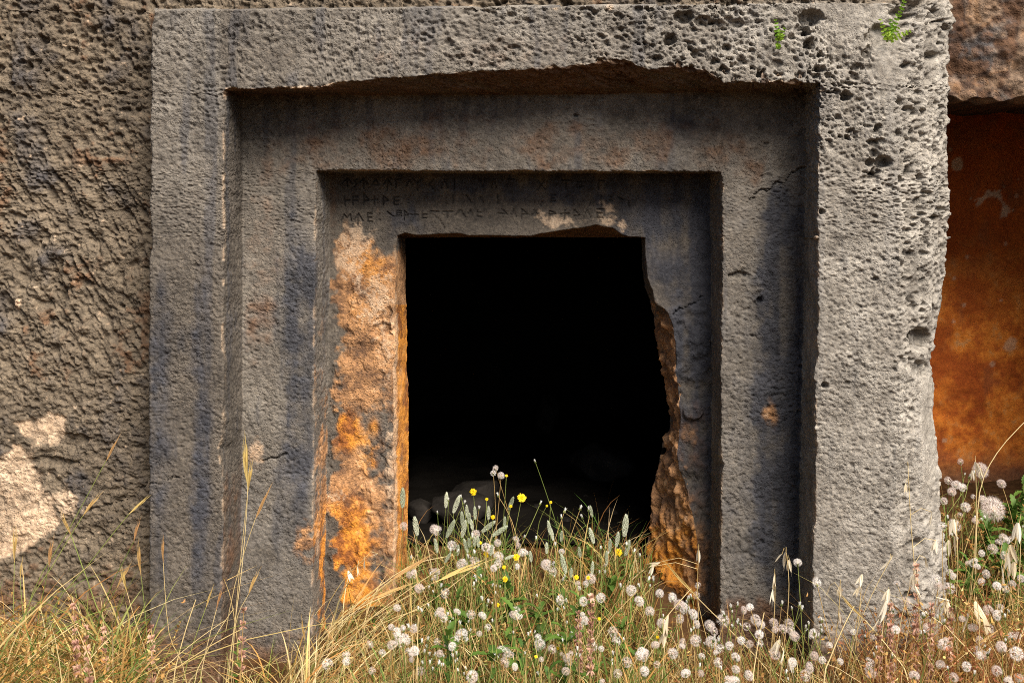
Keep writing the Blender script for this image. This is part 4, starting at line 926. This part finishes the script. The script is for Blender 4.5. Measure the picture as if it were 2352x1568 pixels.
LEFT = [([(34, 1213), (33, 1291), (30, 1433)], 'upright grass stalk before the large pale wall patch'), ([(270, 1006), (244, 1057), (150, 1230), (75, 1360)], 'long green grass stalk slanting across the wall above all others'),
        ([(227, 1135), (190, 1184), (120, 1300), (60, 1400)], 'green grass stalk slanting beside the lower pale wall patch'), ([(339, 1140), (297, 1179), (200, 1300), (120, 1400)], 'thin grass stalk slanting towards the frame edge'),
        ([(139, 1175), (163, 1228), (200, 1330), (240, 1428), (335, 1545)], 'thick whitish grass stalk leaning against the slant of the others'), ([(319, 1194), (307, 1243), (239, 1384)], 'dark thin grass stalk in the shade of the frame edge'),
        ([(119, 1238), (112, 1301), (88, 1418)], 'straw-coloured spike under the lower pale wall patch'), ([(317, 1248), (324, 1321), (336, 1438)], 'upright olive spike at the shaded joint of wall and frame'), ([(277, 1299), (292, 1360), (315, 1440), (338, 1510)], 'leaning golden spike over the brown tangle'),
        ([(297, 1296), (268, 1350), (210, 1450)], 'bright green spike leaning over the brown tangle'), ([(374, 1235), (375, 1291), (388, 1452), (419, 1525)], 'lone reddish spike before the left jamb'), ([(502, 1296), (517, 1335), (531, 1379), (545, 1470)], 'reddish spike at the chipped arris of the left jamb'),
        ([(487, 1350), (473, 1394), (429, 1525)], 'green spike leaning before the left jamb'), ([(509, 1350), (497, 1399), (465, 1530)], 'yellow-green spike next to the reddish one on the left jamb'), ([(561, 1010), (569, 1116), (556, 1300), (530, 1500)], 'tallest reddish spike before the tan patch of the middle frame'),
        ([(577, 1062), (569, 1130), (548, 1330), (535, 1500)], 'golden spike close behind the tallest reddish one'), ([(617, 1123), (587, 1189), (540, 1340), (510, 1500)], 'forked golden spike leaning over the middle frame'), ([(592, 1311), (570, 1365), (546, 1413), (525, 1520)], 'short ochre spike below the forked golden one'),
        ([(50, 1285), (46, 1330), (60, 1480)], 'short green spike by the upright stalk at the pale patch'), ([(692, 1420), (700, 1470), (705, 1540)], 'short yellow-green spike at the foot of the middle frame')]
for pts, lab in LEFT:
    x = pts[-1][0]; gy_ = -0.06 if x < 345 else (-0.10 if x < 500 else 0.02)
    stalk(pts, gy_ + random.uniform(-0.05, 0.03), True, lab, None, P_STRAW if 'golden' in lab or 'white' in lab or 'redd' in lab else P_GSTEM, 0.0020 if 'thick' in lab else 0.0013, tipw=1.0)
STRAW = [[(1110, 1288), (1000, 1335), (850, 1420), (690, 1540)], [(1040, 1275), (940, 1300), (830, 1380), (700, 1500)], [(985, 1275), (900, 1330), (800, 1420), (720, 1540)], [(1095, 1300), (990, 1380), (900, 1430), (780, 1540)], [(940, 1340), (860, 1372), (760, 1440), (650, 1560)], [(900, 1362), (820, 1400), (740, 1470), (690, 1550)],
         [(1530, 1295), (1600, 1370), (1680, 1450), (1760, 1535)], [(960, 1400), (880, 1430), (790, 1500), (700, 1562)], [(870, 1345), (820, 1385), (760, 1455), (720, 1550)], [(1020, 1300), (930, 1360), (830, 1440), (740, 1560)], [(2352, 970), (2290, 1040), (2250, 1130), (2240, 1300)], [(2345, 1180), (2315, 1330), (2290, 1450), (2270, 1560)]]
for i, pts in enumerate(STRAW):
    lab = 'long bent straw arching across the foot of the orange jamb' if i not in (6, 10, 11) else {6: 'stiff pale straw slanting over the seed heads at the broken jamb', 10: 'thin curved stalk crossing the orange niche wall', 11: 'tall straw stalk rising through the green niche weeds'}[i]
    stalk(pts, (0.05 if i < 6 else -0.05) + random.uniform(-0.08, 0.05) if i < 10 else 0.25, i % 2 == 0 and i < 10, lab, 'bent straws at the orange jamb' if i not in (6, 10, 11) else None, P_STRAW, 0.0016, 'straw_stalk', 0.7, -0.04)

for i in range(22):
    x0 = random.uniform(900, 2330); x0 = x0 if i % 3 else random.uniform(20, 640); ln_ = random.uniform(-160, 190); y0 = random.uniform(1330, 1470)
    stalk([(x0+ln_, y0), (x0+ln_*0.62, y0+(1565-y0)*0.30), (x0+ln_*0.2, y0+(1565-y0)*0.7), (x0, 1565)], -0.14+random.uniform(-0.12, 0.06), i % 4 == 0, 'dry straw stalk leaning through the '+('left-hand grass' if x0 < 700 else 'doorway weeds' if x0 < 1500 else 'weeds before the right jamb'), 'straw stalks leaning in the '+('grass' if x0 < 700 else 'weeds'), P_STRAW, random.uniform(0.0010, 0.0018), 'straw_stalk', 0.6, -0.05)
# ------------------------------------------------------------------ wild oats
def oat(pts, husks, Y, label, r=0.0012):
    o, w = stalk(pts, Y, False, label, None, P_STRAW, r, 'wild_oat')
    base = o.location; tip = w[-1]
    for (hx, hy, L, tl) in husks:
        p = W(hx, hy, Y+random.uniform(-.015, .015)); s = (DIST+Y)/DIST/1000*L
        # pedicel from the nearest point of the stalk
        best = min((w[i].lerp(w[i+1], t/8) for i in range(len(w)-1) for t in range(9)), key=lambda q_: (q_-p).length)
        mid = (best+p)/2 + Vector((0, 0, 0.012)); vs, fs = tube([best-base, mid-base, p-base], 0.0006, 0.0005, 3)
        part('pedicel', pymesh('pedicel', vs, fs, P_STRAW), o)
        q = Quaternion((0, 1, 0), math.radians(tl)) @ Quaternion(UP, random.uniform(0, 6.28))
        part('husk', random.choice(OATS), o, p-base, q, (s, s, s))
oat([(1780, 1318), (1779, 1400), (1772, 1480), (1768, 1560)], [(1779, 1318, 34, 0), (1776, 1352, 36, 4)], -0.10, 'wild oat stalk with an open husk before the dark streaked frame')
oat([(1806, 1268), (1812, 1340), (1806, 1440), (1790, 1560)], [(1796, 1272, 26, 40), (1805, 1268, 40, 6), (1813, 1285, 28, -4)], -0.08, 'tall wild oat with three pale husks before the dark streaked frame')
oat([(1785, 1470), (1800, 1500), (1790, 1565)], [(1792, 1468, 36, 24), (1800, 1490, 36, 12), (1815, 1512, 36, -6)], -0.2, 'low wild oat with three fat husks at the foot of the frame')
oat([(1978, 1350), (1970, 1440), (1955, 1565)], [(1980, 1318, 30, 18), (1976, 1345, 30, 28), (1978, 1400, 28, 0)], -0.12, 'wild oat with husks hanging before the pitted right jamb')
oat([(2050, 1275), (2000, 1370), (1965, 1460), (1940, 1565)], [(2048, 1280, 44, 45)], -0.10, 'reddish oat stalk with a single slanted husk on the right jamb')
oat([(2040, 1368), (2030, 1420), (2015, 1565)], [(2042, 1352, 34, 15), (2034, 1378, 52, 22), (2020, 1420, 30, 30)], -0.15, 'wild oat with long white husks at the rough corner of the block')
oat([(2098, 1320), (2070, 1420), (2050, 1565)], [(2100, 1318, 34, 8), (2098, 1340, 40, -24)], -0.15, 'wild oat with two crossed husks at the rough corner of the block')
oat([(2085, 1060), (2092, 1200), (2105, 1350), (2125, 1560)], [(2080, 1110, 22, 0), (2140, 1175, 34, 10), (2150, 1240, 30, 15), (2125, 1280, 26, -8)], -0.08, 'slender wild oat rising up the pale right edge of the block')
oat([(2175, 1362), (2165, 1450), (2150, 1565)], [(2150, 1370, 34, -75), (2172, 1372, 38, -12), (2178, 1395, 36, -20)], -0.12, 'wild oat with one husk held level beside the block corner')
oat([(2240, 1055), (2242, 1200), (2225, 1400), (2200, 1565)], [(2240, 1060, 28, -20), (2232, 1080, 24, 0), (2252, 1075, 24, -8)], 0.10, 'tall wild oat standing before the orange niche wall')
oat([(2195, 1180), (2200, 1300), (2190, 1500)], [(2190, 1192, 40, 0), (2196, 1230, 44, 4), (2180, 1240, 36, 10)], 0.15, 'wild oat hanging over the green weeds of the niche')
oat([(2310, 1280), (2290, 1400), (2260, 1565)], [(2312, 1270, 40, 0), (2300, 1300, 50, -8), (2322, 1250, 44, -6)], 0.0, 'wild oat with stout husks at the mouth of the niche')
oat([(2245, 1385), (2250, 1460), (2240, 1565)], [(2240, 1380, 60, -22), (2225, 1408, 48, 18), (2258, 1415, 44, -20)], -0.2, 'low wild oat with big drooping husks below the niche')
oat([(2345, 1230), (2340, 1350), (2330, 1560)], [(2338, 1200, 46, 4), (2330, 1290, 40, 10)], 0.05, 'wild oat beside the dark green leaves of the niche')
oat([(835, 1285), (790, 1330), (745, 1410), (722, 1540)], [(822, 1300, 22, -4), (800, 1310, 26, -20), (838, 1288, 20, 0), (868, 1270, 20, 60)], 0.10, 'bent wild oat hanging over the orange jamb')
oat([(1605, 1250), (1602, 1340), (1604, 1430), (1600, 1560)], [(1516, 1290, 26, 75), (1500, 1300, 22, 20), (1604, 1262, 30, 0)], 0.0, 'upright oat straw before the broken orange jamb')
oat([(1930, 1330), (1925, 1420), (1905, 1560)], [(1905, 1345, 24, 20), (1930, 1345, 26, 10), (1928, 1410, 24, 0)], -0.1, 'small wild oat at the middle of the pitted right jamb')
oat([(1530, 1445), (1525, 1500), (1520, 1565)], [(1536, 1412, 50, 10), (1528, 1450, 36, 14)], -0.18, 'wild oat with a broad upright husk among the doorway seed heads')

# ------------------------------------------------------------------ dried whorled stalks
for (tx, ty, bx, by, n_, lab) in [(197, 1440, 212, 1568, 6, 'pinkish whorled dry stalk in the left tangle of grass'), (238, 1445, 246, 1568, 6, 'paler whorled dry stalk beside the pink one in the left tangle'), (347, 1440, 350, 1568, 6, 'pinkish whorled dry stalk at the left corner of the block'),
                                  (1328, 1408, 1335, 1540, 8, 'brown whorled dry stalk among the doorway seed heads'), (1358, 1370, 1352, 1540, 9, 'second brown whorled stalk among the doorway seed heads'), (2105, 1300, 2100, 1560, 12, 'tall brown whorled stalk at the rough block corner'), (2140, 1390, 2130, 1560, 8, 'brown whorled stalk between block corner and niche'),
                                  (2045, 1390, 2050, 1565, 8, 'brown whorled stalk before the foot of the right jamb'), (2185, 1400, 2175, 1565, 8, 'brown whorled stalk at the mouth of the niche'), (2020, 1440, 2018, 1565, 6, 'short brown whorled stalk before the right jamb'), (168, 1390, 190, 1540, 6, 'tan withered stalk with curled leaves in the left tangle'), (560, 1400, 545, 1540, 5, 'grey-green whorled stalk at the foot of the left reveal')]:
    Y = -0.22 + random.uniform(-.05, .1); top = W(tx, ty, Y); bot = W(bx, by, Y)
    o, L = rooted('whorled_stalk', top, 0.02, Vector((bot.x, Y, 0))); part('stem', random.choice(STEM_D), o, scale=(1.3, 1.3, L)); vis = (top-bot).length
    for i in range(n_):
        t = i/(n_-1); s = 0.0105*(0.75+0.35*t)*random.uniform(0.85, 1.15); part('whorl', random.choice(WHORLS), o, (0, 0, L-vis*t*0.97), Quaternion(UP, random.uniform(0, 6.28)), (s, s, s*1.2))
    tag(o, lab, 'dried plant', 'dried whorled stalks')

# ------------------------------------------------------------------ leafy green weeds
def weed(px, py, Y, n_, L, label, up=0.3):
    c = W(px, py, Y); z = float(gz(c.x, c.y)); o = empty('leafy_weed', (c.x, c.y, z))
    h = max(0.03, c.z - z)
    part('stem', random.choice(STEM_G), o, scale=(1.6, 1.6, h))
    for i in range(n_):
        t = random.uniform(0.05, 1); a = random.uniform(0, 6.28); s = L*random.uniform(0.6, 1.15)
        q = Quaternion(UP, a) @ Quaternion((0, 1, 0), random.uniform(-0.9, 0.35)); part('leaf', random.choice(LEAVES), o, (0, 0, h*t), q, (s, s, s))
    tag(o, label, 'weed', 'leafy green weeds')
for args in [(1165, 1335, 0.15, 22, 0.065, 'broad-leaved green weed under the yellow flowers'), (1100, 1330, 0.2, 18, 0.05, 'dark green weed left of the broad-leaved one'), (1290, 1340, 0.2, 18, 0.05, 'leafy weed in the middle of the doorway clump'), (1400, 1330, 0.22, 18, 0.05, 'leafy weed at the broken jamb side of the doorway'), (1010, 1335, 0.2, 16, 0.05, 'leafy weed at the orange jamb side of the doorway'),
             (1240, 1400, 0.08, 20, 0.05, 'low leafy weed deep in the doorway seed heads'), (1075, 1420, 0.05, 18, 0.05, 'low leafy weed behind the straw at the doorway'), (1450, 1300, 0.3, 16, 0.045, 'shaded weed inside the doorway by the broken jamb'), (1350, 1260, 0.34, 14, 0.04, 'thin-leaved weed inside the threshold'), (1150, 1250, 0.34, 14, 0.04, 'thin-leaved weed before the grey stones inside the threshold'),
             (2270, 1210, 0.40, 34, 0.06, 'bushy green weed in the niche'), (2330, 1160, 0.45, 34, 0.06, 'tall green weed at the niche wall'), (2310, 1280, 0.25, 34, 0.06, 'dark green weed in the mouth of the niche'), (2225, 1290, 0.2, 22, 0.05, 'small green weed between block and niche weeds'), (2360, 1240, 0.35, 30, 0.06, 'leafy green weed beyond the bushy one in the niche'), (2350, 1110, 0.55, 18, 0.05, 'small weed at the foot of the orange wall'), (545, 1480, -0.02, 8, 0.03, 'small grey-green weed at the foot of the left reveal')]:
    weed(*args)
for i, (px, py) in enumerate([(960, 1470), (1030, 1455), (1130, 1470), (1200, 1480), (1300, 1440), (1370, 1500), (1430, 1440), (1260, 1530), (1100, 1530), (1180, 1400), (1330, 1370), (1050, 1370)]):
    weed(px, py, place_y(px, py), 16, random.uniform(0.035, 0.055), 'leafy green weed half hidden between the doorway seed heads')

# ------------------------------------------------------------------ two little ferns rooted in the lintel's holes
def fern(px, py, Y, fronds, label):
    c = W(px, py, Y); o = empty('fern', c)
    for (dx, dz, L, dy) in fronds:
        d = Vector((dx, dy, dz)).normalized(); a = d.cross(Vector((0, -1, 0.1))).normalized(); ps = []
        ps.append(tube([d*L*t + Vector((0, -0.004-0.02*t*(1-t), 0)) for t in (0, .25, .5, .75, 1)], 0.0008, 0.0004, 3))
        n_ = max(4, int(L/0.0085))
        for i in range(1, n_+1):
            t = i/n_; s = 0.0095*(1.15-0.6*t)*random.uniform(0.85, 1.15)
            for sg in (-1, 1):
                p = d*L*t + Vector((0, -0.004-0.02*t*(1-t), 0)); ps.append(lance(p, a*sg + d*0.45 + Vector((random.uniform(-.3, .3), random.uniform(-.7, .3), random.uniform(-.3, .3))), s, s*0.40, random.uniform(-.4, .4), 3))
        part('frond', pymesh('frond', *merge(*ps), P_FERN), o)
    tag(o, label, 'fern')
fern(1785, 100, 0.0, [(-0.15, 1, 0.052, -0.2), (0.3, 0.8, 0.036, -0.4), (0.1, 0.7, 0.03, -0.6), (-0.1, -1, 0.012, -0.4)], 'small bright green fern sprouting from a hole in the lintel')
fern(2035, 98, 0.0, [(-0.35, 0.8, 0.055, -0.3), (0.1, 1, 0.05, -0.3), (0.75, 0.35, 0.055, -0.3), (0.35, 0.95, 0.105, -0.2), (-0.1, 0.6, 0.035, -0.6), (0.5, 0.7, 0.04, -0.5)], 'larger fern with spreading fronds at the pitted block corner')

# ------------------------------------------------------------------ grass and withered ground cover (uncountable)
def blades(name, base, tip, bend, width, colr, label, cat, seg=5):
    n_ = len(base); t = np.linspace(0, 1, seg+1)[None, :, None]
    ctl = base + (tip-base)*0.45 + bend
    C = base[:, None]*(1-t)**2 + 2*ctl[:, None]*t*(1-t) + tip[:, None]*t**2
    ax = rng.normal(size=(n_, 3)); ax[:, 2] *= 0.2; ax /= np.linalg.norm(ax, axis=1, keepdims=True)
    w = (width[:, None, None]*0.5)*(np.sin(np.pi*(0.30+0.70*t))**0.8*0.97+0.03)
    Vv = np.stack([C - ax[:, None]*w, C + ax[:, None]*w], 2)          # n, seg+1, 2, 3
    i = np.arange(n_)[:, None]*(seg+1)*2 + np.arange(seg)[None, :]*2
    Ff = np.stack([i, i+1, i+3, i+2], -1).reshape(-1, 4)
    cc = np.repeat(colr, (seg+1)*2, axis=0)
    o = link(name, mesh_np(name, Vv.reshape(-1, 3), Ff, P_GRASS, True, {'tint': cc})); tag(o, label, cat, None, 'stuff'); return o
PAL = {'straw': (0.62, 0.45, 0.17), 'pale': (0.72, 0.58, 0.30), 'olive': (0.22, 0.25, 0.06), 'green': (0.10, 0.19, 0.03), 'brown': (0.30, 0.15, 0.05), 'ochre': (0.44, 0.24, 0.07), 'red': (0.32, 0.12, 0.05)}
def cols(n_, mix):
    k = list(mix); p = np.array([mix[q] for q in k], float); p /= p.sum(); c = np.array([PAL[q] for q in k])[rng.choice(len(k), n_, p=p)]
    return np.clip(c*rng.uniform(0.65, 1.25, (n_, 1))*rng.uniform(0.92, 1.08, (n_, 3)), 0, 1)
def meadow(name, n_, x0, x1, y0, y1, h0, h1, mix, label, cat='grass', lean=0.5, ldir=0.0, w=(0.0012, 0.0042), curl=0.42):
    x = rng.uniform(x0, x1, n_); y = rng.uniform(y0, y1, n_)
    clump = fbm(x*9, y*9, 501, 2); h = (h0+(h1-h0)*rng.beta(1.6, 2.6, n_))*(0.8+0.5*clump)
    base = np.stack([x, y, gz(x, y)-0.004], -1)
    dx = rng.normal(ldir, lean, n_)*h; dy = rng.normal(-0.08, lean*0.6, n_)*h
    tip = base + np.stack([dx, dy, h], -1)
    cu = rng.random(n_) < curl; tip[cu, 2] -= h[cu]*rng.uniform(0.25, 0.75, cu.sum())
    bend = np.stack([-0.25*dx, -0.2*dy, h*rng.uniform(0.1, 0.45, n_)], -1)
    lim = np.where(tip[:, 0] < -0.87, 0.05, 0.6); tip[:, 1] = np.minimum(tip[:, 1], lim)
    return blades(name, base, tip, bend, rng.uniform(*w, n_)*(0.7+h*2), cols(n_, mix), label, cat)
meadow('dry_grass', 4600, -1.35, -0.86, -0.50, 0.05, 0.06, 0.33, {'straw': 3, 'pale': 2.5, 'olive': 3.5, 'green': 2.2, 'ochre': 3, 'brown': 2}, 'tangle of brown and olive dry grass along the foot of the chiselled wall', lean=0.8)
meadow('sparse_grass', 620, -0.86, -0.46, -0.35, 0.08, 0.04, 0.20, {'straw': 3, 'pale': 2, 'olive': 2, 'ochre': 2}, 'sparse dry grass before the left jamb', lean=0.7, curl=0.5)
meadow('straw_grass', 1300, -0.56, -0.26, -0.35, 0.22, 0.06, 0.26, {'straw': 4, 'pale': 4, 'olive': 1.5, 'ochre': 2}, 'pale straw grass leaning in front of the orange jamb', lean=0.5, ldir=0.7)
meadow('doorway_grass', 7200, -0.34, 0.32, -0.50, 0.40, 0.04, 0.25, {'straw': 3, 'pale': 1.5, 'olive': 3.2, 'green': 2.8, 'ochre': 2.4, 'brown': 2}, 'green and straw grass under the doorway seed heads', lean=0.45)
meadow('jamb_grass', 3200, 0.28, 0.72, -0.50, 0.10, 0.04, 0.21, {'straw': 3.5, 'pale': 2, 'olive': 1.2, 'green': 0.8, 'ochre': 3, 'red': 1, 'brown': 1}, 'thin dry grass before the right side of the tomb door', lean=0.55, w=(0.001, 0.0024))
meadow('corner_grass', 7000, 0.70, 1.42, -0.50, -0.02, 0.06, 0.36, {'straw': 3, 'pale': 1.6, 'ochre': 4, 'brown': 2.5, 'red': 2.5, 'olive': 0.7}, 'orange-brown dry grass at the corner of the block', lean=0.45, w=(0.001, 0.0026))
meadow('niche_grass', 3000, 0.98, 1.8, -0.02, 0.62, 0.04, 0.20, {'straw': 2, 'ochre': 2, 'brown': 1.5, 'green': 3, 'olive': 3}, 'mixed green and brown grass in the mouth of the niche', lean=0.5, w=(0.001, 0.0026))
def litter(name, n_stem, x0, x1, y0, y1, h0, h1, mix, label):
    """withered weeds: thin stems set with little curled leaves"""
    per = 16; x = rng.uniform(x0, x1, n_stem); y = rng.uniform(y0, y1, n_stem); h = rng.uniform(h0, h1, n_stem); ln = rng.normal(0, 0.35, (n_stem, 2))*h[:, None]
    base = np.stack([x, y, gz(x, y)-0.003], -1); t = rng.uniform(0.1, 1, (n_stem, per)); c = base[:, None] + np.stack([ln[:, :1]*t, ln[:, 1:]*t, h[:, None]*t], -1)
    b = c.reshape(-1, 3); d = rng.normal(size=b.shape); d[:, 2] += 0.4; d /= np.linalg.norm(d, axis=1, keepdims=True); L = rng.uniform(0.006, 0.016, len(b))
    tip = b + d*L[:, None]; nb = len(b)
    base2 = np.concatenate([b, base]); tip2 = np.concatenate([tip, base + np.stack([ln[:, 0], ln[:, 1], h], -1)])
    bend = np.concatenate([rng.normal(size=b.shape)*0.003, np.zeros_like(base)]); w = np.concatenate([L*0.42, np.full(n_stem, 0.0014)])
    blades(name, base2, tip2, bend, w, np.concatenate([cols(nb, mix), cols(n_stem, mix)]), label, 'dry weeds', 3)
litter('withered_weeds', 760, -1.35, -0.84, -0.45, 0.0, 0.05, 0.22, {'ochre': 4, 'brown': 2, 'straw': 3}, 'withered leafy weeds tangled in the dry grass at the wall')
litter('withered_weeds', 620, -0.40, 0.36, -0.45, 0.15, 0.03, 0.15, {'ochre': 2, 'brown': 2, 'straw': 2, 'olive': 2, 'green': 1}, 'withered leafy weeds between the doorway seed heads')
litter('withered_weeds', 420, 0.36, 0.78, -0.45, 0.0, 0.03, 0.12, {'ochre': 3, 'brown': 3, 'red': 2}, 'withered brown weeds before the right door frame')
litter('withered_weeds', 1300, 0.72, 1.45, -0.45, 0.0, 0.05, 0.27, {'ochre': 4, 'brown': 3, 'red': 3, 'straw': 1.5}, 'withered red-brown weeds massed at the corner of the block')
litter('withered_weeds', 420, 0.98, 1.7, 0.0, 0.55, 0.04, 0.15, {'ochre': 3, 'brown': 3, 'olive': 2}, 'withered weeds on the slope into the niche')
